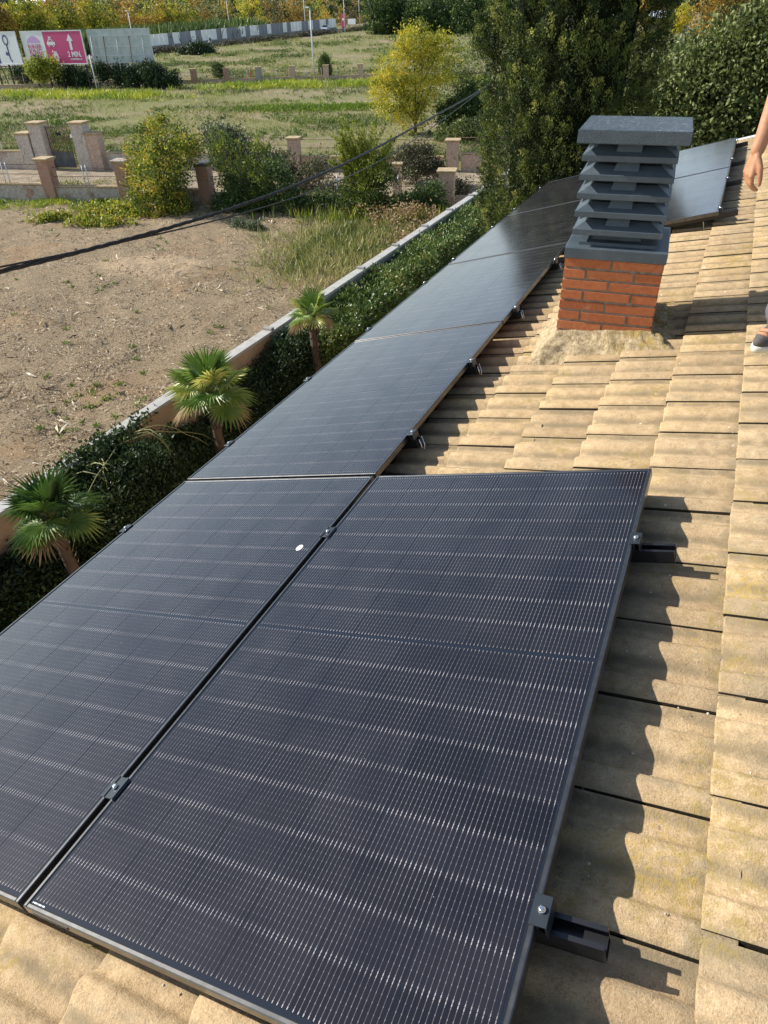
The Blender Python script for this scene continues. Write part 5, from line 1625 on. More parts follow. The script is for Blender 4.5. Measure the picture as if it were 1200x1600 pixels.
# evergreen bush and autumn tree behind the roof end
E_ = [(-.02, 11.7, .25, .50, .55, .50), (-.10, 11.9, .55, .36, .5, .36), (.42, 11.9, .65, .56, .6, .52), (.50, 11.7, .10, .58, .6, .6), (.95, 11.9, .85, .58, .6, .56),
      (1.10, 11.7, .30, .62, .6, .6), (1.45, 12.0, 1.15, .62, .6, .5), (1.7, 11.8, .40, .7, .7, .7), (.62, 12.0, 1.02, .34, .4, .34), (2.4, 12.2, .8, .9, .8, .9),
      (.35, 11.7, -.35, .6, .6, .6), (1.2, 11.7, -.35, .7, .6, .6), (2.3, 12, -.4, 1, .8, .9)]
kq = 1.36
E_ = [(CAM.x + (a - CAM.x) * kq, CAM.y + (b - CAM.y) * kq, CAM.z + (c - CAM.z) * kq, r1 * kq, r2 * kq, r3 * kq) for a, b, c, r1, r2, r3 in E_]
plant('evergreen_bush', 'dense glossy evergreen tree beyond the end of the roof, right of the cypress', 'tree', L_olive, E_, 1900, 44, .105, 71, trunk=.16, base=(1.0, 17.3), shell=.62, spread=.20, t0=.52, tvar=.20, up=.1, gap=-.30)
E_ = [(-.15, 20, 1.35, .42, .5, .4), (.35, 20, 1.55, .5, .5, .5), (.95, 20.3, 1.25, .6, .6, .6), (1.0, 20.4, 2.0, .7, .6, .7), (1.7, 20, 1.5, .8, .7, .8), (.1, 20.2, 2.1, .5, .5, .5), (2.6, 20.5, 1.6, 1, 1, 1.1), (1.2, 20, .2, .9, .8, .7)]
kq = 1.25
E_ = [(CAM.x + (a - CAM.x) * kq, CAM.y + (b - CAM.y) * kq, CAM.z + (c - CAM.z) * kq, r1 * kq, r2 * kq, r3 * kq) for a, b, c, r1, r2, r3 in E_]
plant('autumn_tree', 'tree with orange brown leaves rising behind the evergreen tree, top right corner', 'tree', L_orange, E_, 420, 55, .085, 72, trunk=.12, base=(1.3, 25.6), shell=.5, spread=.2, t0=.35, tvar=.22)
E_ = [(2.05, 16, 2.2, .7, .8, 1.1), (2.6, 16, 1.2, .9, .8, 1.1), (1.45, 16.2, 1.95, .35, .4, .5), (3.2, 16, 2.4, .9, .9, 1.2)]
plant('willow_like_tree', 'green tree with long streaming leaves in the top right corner', 'tree', L_olive, E_, 260, 60, .15, 73, trunk=.10, base=(2.6, 16.2), aspect=.2, spread=.22, t0=.45, up=-.4)

# shrubs along the ruined walls
plant('vine_covered_tree', 'bushy tree overgrown with yellowing vine leaves, in front of the ruined wall', 'tree', L_vine, ells(BL_['vine'], .7, 2, k=.88, floor=G), 760, 42, .12, 81, trunk=.10, base=(-23.9, 26.7), shell=.55, spread=.20, t0=.58, tvar=.26, gap=-.5)
plant('dark_shrub', 'dark ivy covered shrub to the right of the yellow vine tree', 'shrub', L_green, ells(BL_['ivyshrub'], .5, 3, k=.85, floor=G), 400, 40, .12, 82, trunk=.07, base=(-19.0, 27.8), shell=.5, spread=.2, t0=.42, tvar=.2)
plant('upright_shrub', 'thin yellow green upright shoots beside the dark shrub', 'shrub', L_vine, ells(BL_['shoots'], .3, 4, kz=1.9), 90, 44, .10, 83, trunk=.03, base=(-19.7, 27.3), shell=.2, spread=.14, t0=.42, tvar=.1, up=1.2)
tl = plant('tall_shoot_shrub', 'tall shrub with long upright yellow green shoots, crossed by the cables', 'shrub', L_vine, ells(BL_['tall'], .4, 5, k=.8, floor=G), 300, 40, .11, 84, trunk=.06, base=(-13.8, 28.4), shell=.5, spread=.2, t0=.34, tvar=.15, up=.6)
rd = random.Random(9); Cs = []; mb = MB()
rg = np.random.default_rng(90)
for k in range(40):
    x0_, x1_ = rd.uniform(-.8, .8), rd.uniform(-1.6, 1.5)
    zt_ = 3.9 + rd.uniform(-1.1, .75) - .3 * abs(x1_)
    pts = [(x0_, rd.uniform(-.3, .3), .6), (x0_ * .6 + x1_ * .4, rd.uniform(-.3, .3), 2.2), (x1_, rd.uniform(-.5, .5), zt_)]
    mb.tube(pts, [.018, .012, .005], 4)
    for q in range(26):
        f = .35 + .65 * q / 26
        a_, b_ = (pts[0], pts[1]) if f < .5 else (pts[1], pts[2]); g_ = (f * 2) % 1 if f < 1 else 1
        Cs.append([a_[i] + (b_[i] - a_[i]) * g_ for i in range(3)])
Cs = np.array(Cs); PP = np.repeat(Cs, 9, 0) + rg.normal(size=(len(Cs) * 9, 3)) * .055
D = rg.normal(size=PP.shape) * .6; D[:, 2] += 1
leaves(PP, D, .10 + .05 * rg.random(len(PP)), .4, np.clip(.58 + .13 * rg.normal(size=len(PP)), 0, 1), 'shoot_leaves', L_vine, tl, rg=rg)
mb.build('shoots', M_bark, tl)
plant('low_shrub', 'low dark green bramble between the tall shoots and the pink pillar', 'shrub', L_green, ells(BL_['low3'][:4], .4, 6, k=.85, floor=G), 220, 40, .12, 85, trunk=.04, base=(-11.6, 29.4), shell=.4, spread=.2, t0=.38)
plant('low_shrub', 'low bramble at the foot of the pale wall, left of the tall shoots', 'shrub', L_green, ells(BL_['low3'][4:], .3, 7, floor=G), 130, 40, .11, 86, trunk=.03, base=(-16.3, 29.2), shell=.4, spread=.18, t0=.5)
plant('dry_shrub', 'dark brown half dead shrub behind the tall shoots, left of the pink pillars', 'shrub', L_maroon, ells(BL_['maroon'], .5, 8, k=.85, floor=G), 220, 44, .11, 87, trunk=.05, base=(-14.6, 36.6), shell=.4, spread=.2, t0=.5)
plant('grey_shrub', 'grey green shrub in the alley right behind the vine tree', 'shrub', L_grey, ells(BL_['alley'], .4, 9, kz=1.4), 190, 42, .12, 88, trunk=.05, base=(-24.2, 33.1), shell=.4, spread=.2, t0=.42)
plant('alley_shrub', 'tangled olive brown shrub in the alley below the lone pink pillar', 'shrub', L_maroon, ells(BL_['alley2'], .4, 10, floor=G), 230, 42, .11, 89, trunk=.04, base=(-20.6, 33.6), shell=.4, spread=.2, t0=.68)
plant('grey_sage', 'small grey green sage like bush on the dirt lot near the cables', 'shrub', L_grey, ells(BL_['grey'][:2], .1, 11, floor=G), 60, 34, .11, 91, trunk=.02, base=(-18.4, 24.8), shell=.2, spread=.12, t0=.6, up=.8)
plant('grey_sage', 'second small grey green sage like bush, just right of the first one', 'shrub', L_grey, ells(BL_['grey'][2:], .1, 12, floor=G), 60, 34, .11, 92, trunk=.02, base=(-17.6, 24.8), shell=.2, spread=.12, t0=.6, up=.8)
for i, (x, y, r, m, lab) in enumerate([(-22.0, 30.8, .75, L_green, 'green shrub in the alley just behind the half hidden brick pillar'), (-17.2, 31.2, .55, L_maroon, 'brown tangled scrub behind the pale wall, near the white post'),
        (-31.5, 27.9, .40, L_grass, 'small dry tussock behind the stepped brick pillar'), (-26.8, 36.6, .60, L_olive, 'olive scrub at the back boundary, left of the lone pink pillar'),
        (-12.2, 34.9, .55, L_maroon, 'brown scrub in the alley between the two pink pillars'), (-19.6, 40.4, .75, L_olive, 'pale green shrub just behind the back boundary wall')]):
    plant('scrub_bush', lab, 'shrub', m, [(x, y, G + r * .7, r * 1.2, r, r), (x + r, y + .1, G + r * .4, r, r, r * .7)], int(90 * (1 + r)), 36, .10, 600 + i, trunk=.03, base=(x, y), shell=.3, spread=.2, t0=.5, tvar=.2)
# creeping vine on the ground below the wall
P = np.concatenate([patch(-25.6, 25.2, 2.2, .9, .15, 200, rg), patch(-25.0, 23.0, 1.4, .5, .3, 80, rg), patch(-27.6, 22.8, .9, .25, .9, 50, rg)])
C = np.column_stack([P, on_lot(P) + .05 + .12 * rg.random(len(P))])
PP = np.repeat(C, 22, 0) + rg.normal(size=(len(C) * 22, 3)) * .13; D = rg.normal(size=PP.shape); D[:, 2] += .7
tag(leaves(PP, D, .10 + .07 * rg.random(len(PP)), .7, np.clip(.66 + .2 * rg.normal(size=len(PP)), 0, 1), 'creeping_vine', L_vine, rg=rg), 'yellow green creeping vine spreading on the ground at the foot of the vine tree', 'vine', kind='stuff')
P = np.concatenate([patch(-9.5, 24, 1.2, 2.6, .1, 60, rg), patch(-11.3, 27.2, 2.0, .8, .1, 60, rg)]); P = P[P[:, 0] < -8.2]
C = np.column_stack([P, on_lot(P) + .25 + .5 * rg.random(len(P))])
PP = np.repeat(C, 22, 0) + rg.normal(size=(len(C) * 22, 3)) * .16; D = rg.normal(size=PP.shape)
tag(leaves(PP, D, .10 + .06 * rg.random(len(PP)), .5, np.clip(.55 + .25 * rg.normal(size=len(PP)), 0, 1), 'withered_weeds', L_dead, rg=rg), 'withered brown weeds beside the garden wall near the pink pillar', 'weeds', kind='stuff')
# dead branches lying at the shrubs
mb = MB()
for k in range(26):
    x_, y_ = rd.uniform(-20, -10), 0; y_ = wall_front(x_) - rd.uniform(.5, 2.4)
    z_ = lot_h(x_, y_) + G + .1; a_ = rd.uniform(0, pi); l_ = rd.uniform(.5, 1.5)
    mb.tube([(x_, y_, z_), (x_ + cos(a_) * l_ * .5, y_ + sin(a_) * l_ * .3, z_ + rd.uniform(.1, .4)), (x_ + cos(a_) * l_, y_ + sin(a_) * l_ * .6, z_ + rd.uniform(.0, .7))], [.02, .014, .006], 4)
tag(mb.build('dead_branches', simple('bleached_branches', (.36, .30, .23), .9)), 'bleached dead branches lying below the shrubs of the ruined wall', 'branches', kind='stuff')

# middle distance
plant('yellow_tree', 'bright yellow autumn tree standing alone in the field', 'tree', L_yel, ells(BL_['yellow'], .9, 13), 620, 40, .15, 101, trunk=.16, base=(-21.9, 54.3), shell=.3, spread=.26, t0=.46, tvar=.22, gap=-.33)
plant('sparse_tree', 'thin olive green tree with bare twigs, right of the yellow tree', 'tree', L_olive, ells(BL_['olive'], .5, 14), 110, 40, .15, 102, trunk=.10, base=(-19.2, 58), shell=.2, spread=.28, t0=.62)
plant('dark_field_shrub', 'dark green rounded shrub behind the rusty pole, in the field', 'shrub', L_green, ells(BL_['dkshrub'], .5, 15), 360, 44, .17, 103, trunk=.08, base=(-17.5, 55.2), shell=.55, spread=.26, t0=.40)
plant('low_green_mound', 'low mound of fresh green plants in front of the dark shrub', 'shrub', L_olive, ells(BL_['herb'], .4, 16, floor=G), 200, 40, .16, 104, trunk=.04, base=(-17.2, 52), shell=.5, spread=.22, t0=.45)
plant('billboard_bush', 'pale green bush covering the lower left of the magenta billboard', 'shrub', L_vine, ells(BL_['bbush'], .5, 17, k=.82), 190, 40, .26, 105, trunk=.08, base=(-86.9, 79.5), shell=.4, spread=.38, t0=.58)
plant('dark_bush_row', 'dark green bush mass below the grey billboard back', 'shrub', L_dark, ells(BL_['bdark'], .8, 18, k=1.15, floor=G), 420, 40, .27, 106, trunk=.08, base=(-74, 84), shell=.55, spread=.36, t0=.58)
plant('dark_bush_row', 'dark green bushes below the magenta billboard', 'shrub', L_dark, ells(BL_['bdark2'], .5, 19, k=1.1, floor=G), 260, 36, .25, 107, trunk=.06, base=(-86, 83), shell=.55, spread=.34, t0=.62)
plant('small_bush', 'small olive bush beside the second pillar of the far fence', 'shrub', L_olive, ells(BL_['fbush'], .2, 20), 60, 36, .20, 108, trunk=.05, base=(-67.7, 93.4), shell=.4, spread=.25, t0=.4)
plant('road_bush', 'dark rounded bush at the near edge of the road below the barrier', 'shrub', L_dark, ells(BL_['vb1'], .6, 21), 240, 36, .38, 109, trunk=.08, base=(-113.5, 150), shell=.55, spread=.5, t0=.5)
E_ = [(-54.9, 101.2, G + .75, .72, .72, .8), (-54.9, 101.2, G + 1.6, .62, .62, .9), (-54.9, 101.2, G + 2.3, .38, .38, .6)]
plant('small_cypress', 'small cone shaped green cypress at the far fence', 'tree', L_green, E_, 260, 34, .18, 110, trunk=.08, base=(-54.9, 101.2), shell=.7, spread=.18, t0=.62, tvar=.12, up=1.0)

# far woods
fcol = [L_orange, L_orange, L_yel, L_yel, L_yel, L_orange, L_yel, L_orange, L_yel, L_yel, L_orange, L_orange, L_yel, L_orange, L_yel, L_yel, L_orange, L_olive, L_orange, L_yel, L_yel, L_orange, L_maroon, L_orange, L_orange, L_yel, L_orange, L_maroon, L_orange]
places = ['behind the navy billboard, cut by the left edge', 'behind the navy billboard', 'above the gap left of the magenta billboard', 'above the white part of the magenta billboard', 'above the burger logo', 'above the white arrow', 'at the right end of the magenta billboard',
          'above the left half of the grey billboard', 'above the right half of the grey billboard', 'just right of the lamp over the grey billboard', 'where the striped barrier begins', 'over the white barrier panels at the left', 'over the first grey barrier panels', 'behind the scooter rider', 'behind the wall right of the scooter', 'left of the car park lamp',
          'beside the car park lamp', 'at the left end of the car park', 'behind the white parked cars', 'at the middle of the car park', 'at the right end of the car park', 'left of the road lamp', 'dark and bare left of the road car', 'behind the car on the road', 'between the two road lamps', 'left of the magenta totem', 'behind the magenta totem', 'behind the notice board', 'left of the dark tree block']
for i, (x, y, z, r) in enumerate(BL_['far1']):
    k = 1.25
    zb = terr(x, y)
    e = [(x, y, z - r * .2, r * k * .9, r * k * .9, r * k), (x + r * .5, y + 1, z - r * 1.2, r * k * .8, r * k * .8, r * k), (x - r * .5, y - 1, z - r * 1.5, r * k * .8, r * k * .8, r * k), (x, y, z - r * 2.2, r * .9, r * .9, r)]
    cn = {id(L_yel): 'yellow autumn', id(L_orange): 'orange brown autumn', id(L_maroon): 'dark leafless', id(L_olive): 'olive green'}[id(fcol[i])]
    plant('poplar', ('%s tree %s' % (cn, places[i])), 'tree', fcol[i], e, 120, 30, .55, 200 + i, trunk=.2, shell=.45, spread=.62, t0=.40 + .12 * ((i * 7) % 3 - 1), tvar=.2, group='autumn trees beyond the barrier')
side_words = ['first', 'second', 'third', 'fourth', 'fifth', 'sixth', 'seventh', 'eighth', 'ninth', 'tenth', 'eleventh']
for i, (x, y, z, r) in enumerate(BL_['far2']):
    e = [(x, y, z - 3, r * 1.1, r, r * 1.5), (x + 2, y + 3, z - 7, r, r, r), (x - 2, y - 2, z - 6, r, r, r)]
    plant('background_tree', 'dark green background tree, %s from the left along the top edge' % side_words[i], 'tree', L_dark if i < 4 else L_olive, e, 110, 28, .9, 240 + i, trunk=.3, shell=.5, spread=.9, t0=.5, group='dark trees along the top edge')
for i, (x, y, z, r) in enumerate(BL_['dark']):
    e = [(x, y, z + 1, r * .95, r, r), (x + 1.5, y, z - 3, r * .9, r, r * .9), (x - 1.5, y - 1, z - 3.6, r * .9, r, r * .9), (x, y, z - 4.2, r, r, r * .6)]
    plant('dense_evergreen', 'dense dark evergreen at the far end of the field, %s from the left' % side_words[i], 'tree', L_green, e, 260, 30, .62, 260 + i, trunk=.3, shell=.6, spread=.65, t0=.36, tvar=.22, group='row of dark evergreens beyond the field')
plant('yellow_bush', 'round golden yellow tree in the gap right of the cypress', 'tree', L_yel, [(-18.35, 224, -2.4, 2.5, 2.4, 2.7), (-18.0, 224, -4.2, 2.0, 2, 1.5)], 200, 30, .42, 280, trunk=.2, base=(-18.3, 224), spread=.4, t0=.62, tvar=.12)
plant('blue_grey_shrub', 'blue grey shrub right of the golden yellow tree', 'shrub', L_grey, [(-9.6, 150, -3.1, 1.4, 1.3, 1.2), (-10.6, 150, -4.4, 1.4, 1.3, 1.3)], 160, 30, .28, 281, trunk=.1, base=(-9.8, 150), spread=.35, t0=.6)
plant('green_shrub', 'green shrub below the teal tarp in the gap right of the cypress', 'shrub', L_green, [(-10.0, 120, -4.2, 1.1, 1.2, 1.1), (-10.6, 120, -5.4, 1.2, 1.2, 1.0)], 160, 30, .24, 282, trunk=.1, base=(-10.2, 120), spread=.3, t0=.55)
plant('distant_tree', 'orange tree beyond the small house, in the gap right of the cypress', 'tree', L_orange, [(-32, 262, 1.2, 4, 3, 4), (-30, 262, -2, 4, 3, 4)], 160, 28, .8, 283, trunk=.3, spread=.7, t0=.4)
plant('distant_tree', 'green tree above the beige wall in the gap right of the cypress', 'tree', L_olive, [(-15, 244, 1.6, 4.2, 3, 4), (-12, 244, -1.5, 4.5, 3, 4)], 160, 28, .8, 284, trunk=.3, spread=.7, t0=.45)
# the last line of woods on the horizon
rg = np.random.default_rng(300)
A_ = -1.05 + 1.75 * rg.random(5200); Dd = 380 + 90 * rg.random(5200)
P = np.column_stack([CAM.x + np.sin(A_) * Dd, CAM.y + np.cos(A_) * Dd])
hh = 9 + 5 * np.array([noise.noise(Vector((a * 14, 0, 1))) for a in A_])
C = np.column_stack([P, terr_np(P[:, 0], P[:, 1]) + hh * rg.random(5200) ** .6])
PP = np.repeat(C, 12, 0) + rg.normal(size=(5200 * 12, 3)) * 1.4; D = rg.normal(size=PP.shape)
tt = np.repeat(np.clip(.40 + .5 * np.array([noise.noise(Vector((a * 40, 5, 1))) for a in A_]), 0, 1), 12)
tag(leaves(PP, D, 1.6 + 1.2 * rg.random(len(PP)), .8, np.clip(tt + .15 * rg.normal(size=len(PP)), 0, 1), 'far_woods', L_olive, rg=rg), 'line of distant woods along the horizon', 'woods', kind='stuff')

# things in the gap right of the conifer
t = thing('small_house', 'small dark red house with a light blue grey roof, far right of the cypress', 'house', (-25.0, 240, terr(-25, 240)))
mb = MB(); mb.box(-3.2, 3.6, -2, 2, -.3, 2.6); mb.build('wall', simple('dark_red_wall', (.13, .07, .06), .9, scale=1), t)
mb = MB(); mb.raw([(-3.6, -2.5, 2.6), (4, -2.5, 2.6), (4, 2.5, 2.6), (-3.6, 2.5, 2.6), (-3.0, 0, 4.2), (3.4, 0, 4.2)], [(0, 1, 5, 4), (1, 2, 5), (2, 3, 4, 5), (3, 0, 4), (3, 2, 1, 0)]); mb.build('roof', simple('pale_blue_roof', (.48, .54, .60), .5, scale=1), t)
for q in (-1.8, .4, 2.2):
    mb = MB(); mb.box(q, q + .8, -2.05, -2.003, .8, 1.9); mb.build('window', M_glass, t)
mb = MB(); mb.box(-.8, .8, -.15, .15, -.3, 4.0); mb.box(-.9, .9, -.2, .2, 4.0, 4.12)
tag(mb.build('beige_wall', simple('beige_plaster', (.62, .52, .36), .9, scale=1), loc=(-15.2, 230, terr(-15, 230))), 'beige garden wall piece right of the golden yellow tree', 'wall')
mb = MB(); mb.tube([(0, 0, -.3), (0, 0, 8.8)], [.16, .12], 8)
tag(mb.build('rusty_pole', bpy.data.materials['rusty_red_pole'], loc=(-14.6, 144.1, G)), 'tall thin rusty red pole in the gap right of the cypress', 'pole')
for i, (x, y, h) in enumerate([(-14.5, 160.9, 6.5), (-14.6, 204.2, 6.5)]):
    mb = MB(); mb.tube([(0, 0, -.3), (0, 0, h)], [.10, .08], 6)
    tag(mb.build('wooden_pole', M_bark, loc=(x, y, terr(x, y))), ['thin wooden pole between the rusty pole and the golden yellow tree', 'thin wooden pole standing in front of the golden yellow tree'][i], 'pole')
mb = MB(); mb.frustum((-.9, .9, -.4, .4), (-.35, .35, -.1, .1), .2, 1.9)
tag(mb.build('teal_tarp', simple('teal_tarpaulin', (.08, .38, .32), .6), loc=(-11.2, 128, G + .9)), 'small teal tarpaulin heap below the golden yellow tree', 'tarpaulin')
mb = MB(); mb.tube([(-3.4, 22, 1.35), (-1.98, 22, .72), (-1.41, 22, .48), (-.91, 22, .35), (.2, 22, .16), (1.5, 22, .1)], .014, 6)
tag(mb.build('white_cable', M_white), 'white cable crossing the gap right of the cypress', 'cable')

# ------------------------------------------------------------------ the worker at the right edge
def skin_material():
    t = NT('tanned_skin')
    p = t.pos()
    col = t.ramp(t.noise(p, 30, 4), [(.3, (.36, .165, .085)), (.7, (.48, .245, .14))])
    t.b.inputs['Subsurface Weight'].default_value = .08
    t.b.inputs['Subsurface Radius'].default_value = (.01, .004, .002)
    t.bump(t.noise(p, 320, 3), .15, .001)
    return t.fin(col, .5, 0, .4)
M_skin = skin_material()
def capsules(name, caps, voxel, mat, parent, smooth=6, sub=10):
    """one continuous surface grown from tapered limbs: (p, rp, q, rq)"""
    mb = MB()
    for p, rp, q, rq in caps:
        p, q = Vector(p), Vector(q)
        d = (q - p); L = max(d.length, 1e-6); d = d / L
        pts, rad = [], []
        for k in range(5):
            a = pi / 2 * (1 - k / 4)
            pts.append(p - d * rp * sin(a)); rad.append(max(rp * cos(a), rp * .02))
        for k in range(5):
            a = pi / 2 * k / 4
            pts.append(q + d * rq * sin(a)); rad.append(max(rq * cos(a), rq * .02))
        mb.tube(pts, rad, 14)
    o = mb.build(name, mat, parent)
    m = o.modifiers.new('remesh', 'REMESH'); m.mode = 'VOXEL'; m.voxel_size = voxel; m.use_smooth_shade = True
    s = o.modifiers.new('smooth', 'SMOOTH'); s.iterations = smooth; s.factor = .5
    return o
# standing figure in its own frame: x forward, y to its left, z up, feet on 0; it faces down the roof towards the camera side
PX, PY = 1.597, 1.150
FZ = rw(PX / cos(AL), PY, -.085).z + .01
FACE = radians(238)
per_ = thing('person', 'person standing at the right edge, bare arm hanging down, grey trousers and brown hiking shoes', 'person', (PX, PY, FZ), (0, 0, FACE))
pinv = (Matrix.Translation((PX, PY, FZ)) @ Matrix.Rotation(FACE, 4, 'Z')).inverted()
def loc(x, y, z): return pinv @ Vector((x, y, z))
sh = Vector((.02, -.19, 1.40)); wr = loc(1.203, 1.13, 1.166); el = loc(1.235, 1.20, 1.44)
hipL, hipR = Vector((0, .095, .88)), Vector((0, -.095, .88))
caps = [((-.02, 0, 1.00), .135, (-.01, 0, 1.18), .125), ((-.01, 0, 1.18), .13, (0, 0, 1.32), .145), ((0, -.13, 1.385), .062, (0, .13, 1.385), .062), ((0, 0, 1.40), .060, (.015, 0, 1.53), .054),
        ((.02, 0, 1.63), .088, (.03, 0, 1.67), .092), ((.05, 0, 1.575), .055, (.06, 0, 1.56), .045), ((.115, 0, 1.635), .010, (.125, 0, 1.605), .014),
        ((.02, -.088, 1.63), .018, (.01, -.09, 1.60), .014), ((.02, .088, 1.63), .018, (.01, .09, 1.60), .014), ((.10, -.03, 1.575), .010, (.10, .03, 1.575), .010),
        (hipL, .095, (.02, .10, .48), .06), ((.02, .10, .48), .058, (.0, .105, .10), .038), (hipR, .095, (.02, -.10, .48), .06), ((.02, -.10, .48), .058, (.0, -.105, .10), .038),
        (sh, .056, el, .043), (el, .044, wr, .026), ((.02, .19, 1.40), .056, (.0, .25, 1.13), .043), ((.0, .25, 1.13), .044, (.12, .24, .88), .026)]
def hand(w, down, fwd, palm, k=1.0):
    """hand hanging from the wrist: down = towards the finger tips, fwd = thumb side, palm = palm side"""
    down, fwd, palm = down.normalized(), fwd.normalized(), palm.normalized()
    c = []
    r = .0125 * k
    for i, (o_, L_) in enumerate([(.030, .074), (.010, .083), (-.010, .078), (-.029, .060)]):
        root = w + down * .018 + fwd * o_ * .6
        kn = w + down * .088 + fwd * o_ * 1.05
        c.append((root, .0145, kn, .0135))
        a, b = .55, 1.15                         # the fingers curl a little towards the palm
        p1 = kn + (down * cos(.35) + palm * sin(.35)) * L_ * .46
        p2 = p1 + (down * cos(a + .25) + palm * sin(a + .25)) * L_ * .30
        p3 = p2 + (down * cos(b) + palm * sin(b)) * L_ * .22
        c += [(kn, .0105, p1, .0092), (p1, .0092, p2, .0082), (p2, .0082, p3, .0070)]
    t0 = w + down * .022 + fwd * .018; t1 = w + down * .058 + fwd * .047 + palm * .016
    t2 = t1 + (down * .88 + fwd * .25 + palm * .25).normalized() * .034; t3 = t2 + (down * .97 + palm * .25).normalized() * .026
    c += [(t0, .015, t1, .0125), (t1, .0118, t2, .0098), (t2, .0098, t3, .0080)]
    return c
rotm = Matrix.Rotation(-FACE, 3, 'Z')
down = rotm @ Vector((-.12, -.02, -1)); camd = rotm @ Vector((.35, -.85, -.1)); palmd = rotm @ Vector((.85, .35, 0))
caps += hand(wr, down, camd, palmd)
caps += hand(Vector((.12, .24, .88)), Vector((.1, 0, -1)), Vector((1, .2, 0)), Vector((0, -1, 0)))
capsules('body', caps, .0048, M_skin, per_, 3)
caps = [((-.01, -.14, 1.38), .072, (-.01, .14, 1.38), .072), ((-.02, 0, .98), .155, (0, 0, 1.33), .160), ((-.02, -.05, .90), .135, (-.02, .05, .90), .135),
        ((.02, -.19, 1.39), .068, Vector((.02, -.19, 1.39)).lerp(el, .55), .066), ((.02, .19, 1.39), .068, (.01, .225, 1.24), .066)]
capsules('t_shirt', caps, .010, simple('dark_grey_cotton', (.05, .055, .065), .9), per_, 5)
caps = [((-.02, -.06, .86), .125, (-.02, .06, .86), .125)]
for s_ in (-1, 1):
    caps += [((0, s_ * .095, .84), .105, (.025, s_ * .10, .48), .082), ((.025, s_ * .10, .48), .080, (-.005, s_ * .105, .24), .078),
             ((-.005, s_ * .105, .22), .088, (.0, s_ * .105, .20), .097), ((.012, s_ * .105, .165), .086, (.016, s_ * .105, .158), .094), ((-.004, s_ * .105, .122), .082, (-.004, s_ * .105, .114), .086)]
capsules('trousers', caps, .008, simple('grey_lilac_trousers', (.115, .105, .13), .9, scale=14, bump=.3), per_, 3)
capsules('hair', [((.005, 0, 1.688), .094, (-.03, 0, 1.655), .096), ((-.04, 0, 1.62), .07, (-.04, 0, 1.58), .055)], .009, simple('short_dark_hair', (.03, .02, .015), .7, scale=60), per_, 2)
for s_ in (-1, 1):
    mb = MB(); mb.tube([(.108, s_ * .032, 1.640), (.114, s_ * .032, 1.640)], [.012, .006], 10); mb.build('eye', simple('eye_white', (.7, .68, .65), .3), per_)
M_sole = simple('off_white_sole', (.62, .60, .50), .7)
M_shoe = simple('grey_brown_shoe_leather', (.085, .075, .07), .7, scale=30, bump=.4)
M_tan = simple('orange_tan_suede', (.42, .20, .11), .85, scale=40)
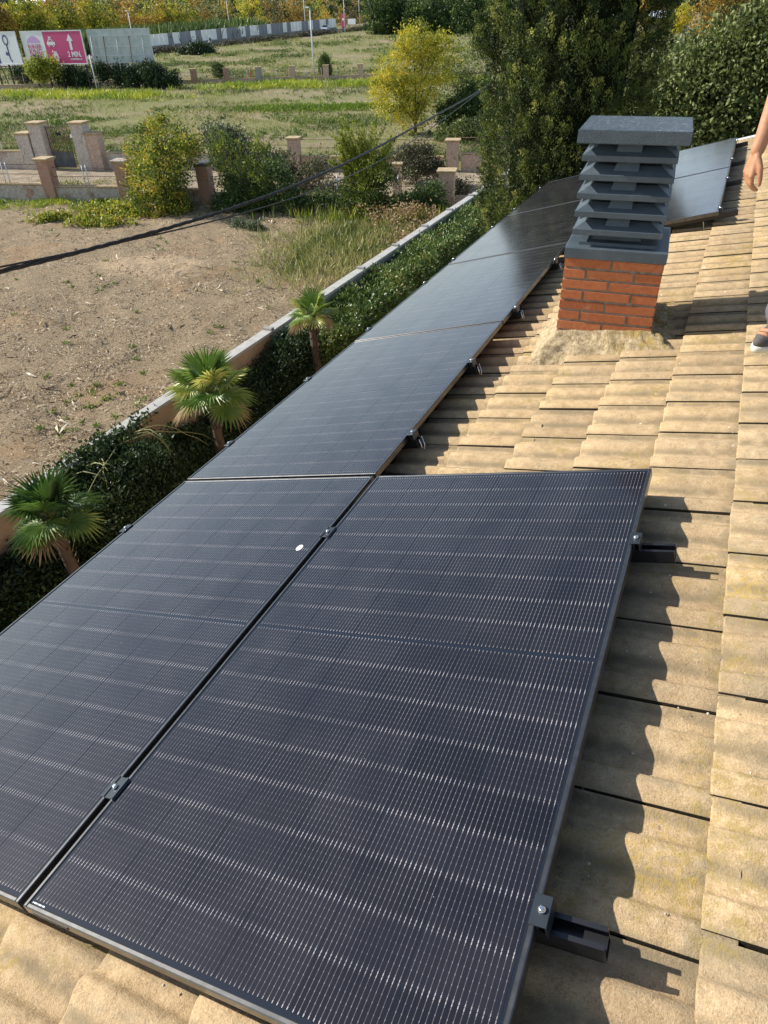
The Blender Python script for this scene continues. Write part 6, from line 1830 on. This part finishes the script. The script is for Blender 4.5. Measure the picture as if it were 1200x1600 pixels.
for s_, yaw in ((-1, .05), (1, .1)):
    zz = .0
    t = bpy.data.objects.new('shoe', None)
    def outline(k, z, x0=-.10, x1=.185):
        pts = []
        for i in range(22):
            a = 2 * pi * i / 22
            x = (x0 + x1) / 2 + (x1 - x0) / 2 * cos(a) * (1 + (k - 1) * .3)
            w = .045 + .012 * (cos(a) > 0) * sin(a) ** 2
            pts.append((x, w * k * sin(a) * (1 - .12 * (cos(a) < -.3)), z))
        return pts
    def loft(layers, mat, name, par):
        mb = MB(); vs = [p for l in layers for p in l]; n = 22
        fs = [(i * n + q, i * n + (q + 1) % n, (i + 1) * n + (q + 1) % n, (i + 1) * n + q) for i in range(len(layers) - 1) for q in range(n)]
        fs += [tuple(reversed(range(n))), tuple(len(vs) - n + q for q in range(n))]
        mb.raw(vs, fs, True); return mb.build(name, mat, par)
    rise = lambda l, f: [(x, y, z + f * max(0, .08 - x) * 1.0) for x, y, z in l]
    up = loft([outline(.98, .024), outline(1.04, .045), rise(outline(.98, .065, -.10, .180), .25), rise(outline(.80, .078, -.095, .155), .45), rise(outline(.70, .090, -.09, .06), .45), rise(outline(.66, .125, -.085, .03), .2)], M_shoe, 'shoe', per_)
    up.location = (.01, s_ * .105, 0); up.rotation_euler = (0, 0, yaw * s_)
    so = loft([outline(1.0, .0), outline(1.10, .010), outline(1.10, .022), outline(1.03, .030)], M_sole, 'sole', up)
    mb = MB()
    for i in range(5):
        x_ = .095 - i * .026; z_ = .088 + (.0 if i == 0 else .012 * i)
        mb.tube([(x_, -.030, z_ - .008), (x_ - .008, 0, z_ + .010), (x_ - .004, .030, z_ - .008)], .0032, 5)
    mb.tube([(.0, .01, .150), (.03, .035, .140), (.02, .05, .115)], .003, 5)
    mb.build('laces', simple('black_laces', (.02, .02, .02), .8), up)
    mb = MB(); mb.tube([(.098, -.046, .048), (.06, -.051, .058), (.02, -.050, .072)], [.006, .013, .008], 6); mb.tube([(.098, .046, .048), (.06, .051, .058), (.02, .050, .072)], [.006, .013, .008], 6)
    mb.tube([(.135, -.030, .070), (.142, 0, .076), (.135, .030, .070)], [.007, .012, .007], 6); mb.tube([(.112, -.034, .078), (.118, 0, .088), (.112, .034, .078)], [.008, .011, .008], 6)
    mb.build('side_patch', M_tan, up)

# grit, small leaves and droppings on the tiles
mb = MB(); rd = random.Random(12)
for k in range(260):
    u_, v_ = rd.uniform(1.15, 1.75) if k % 2 else rd.uniform(.1, 1.7), rd.uniform(-2.4, 4.5)
    p = rw(u_, v_, -.118)
    s_ = rd.uniform(.0015, .0045)
    mb.raw([p + Vector((a * s_, b * s_, c * s_)) for a, b, c in ((1, 0, 0), (0, 1, 0), (-1, 0, 0), (0, -1, 0), (0, 0, .9))], [(0, 1, 4), (1, 2, 4), (2, 3, 4), (3, 0, 4)])
tag(mb.build('roof_grit', simple('pale_grit', (.50, .45, .36), .9, var=.4, scale=20)), 'tiny grit and crumbs of mortar lying on the roof tiles', 'grit', kind='stuff')
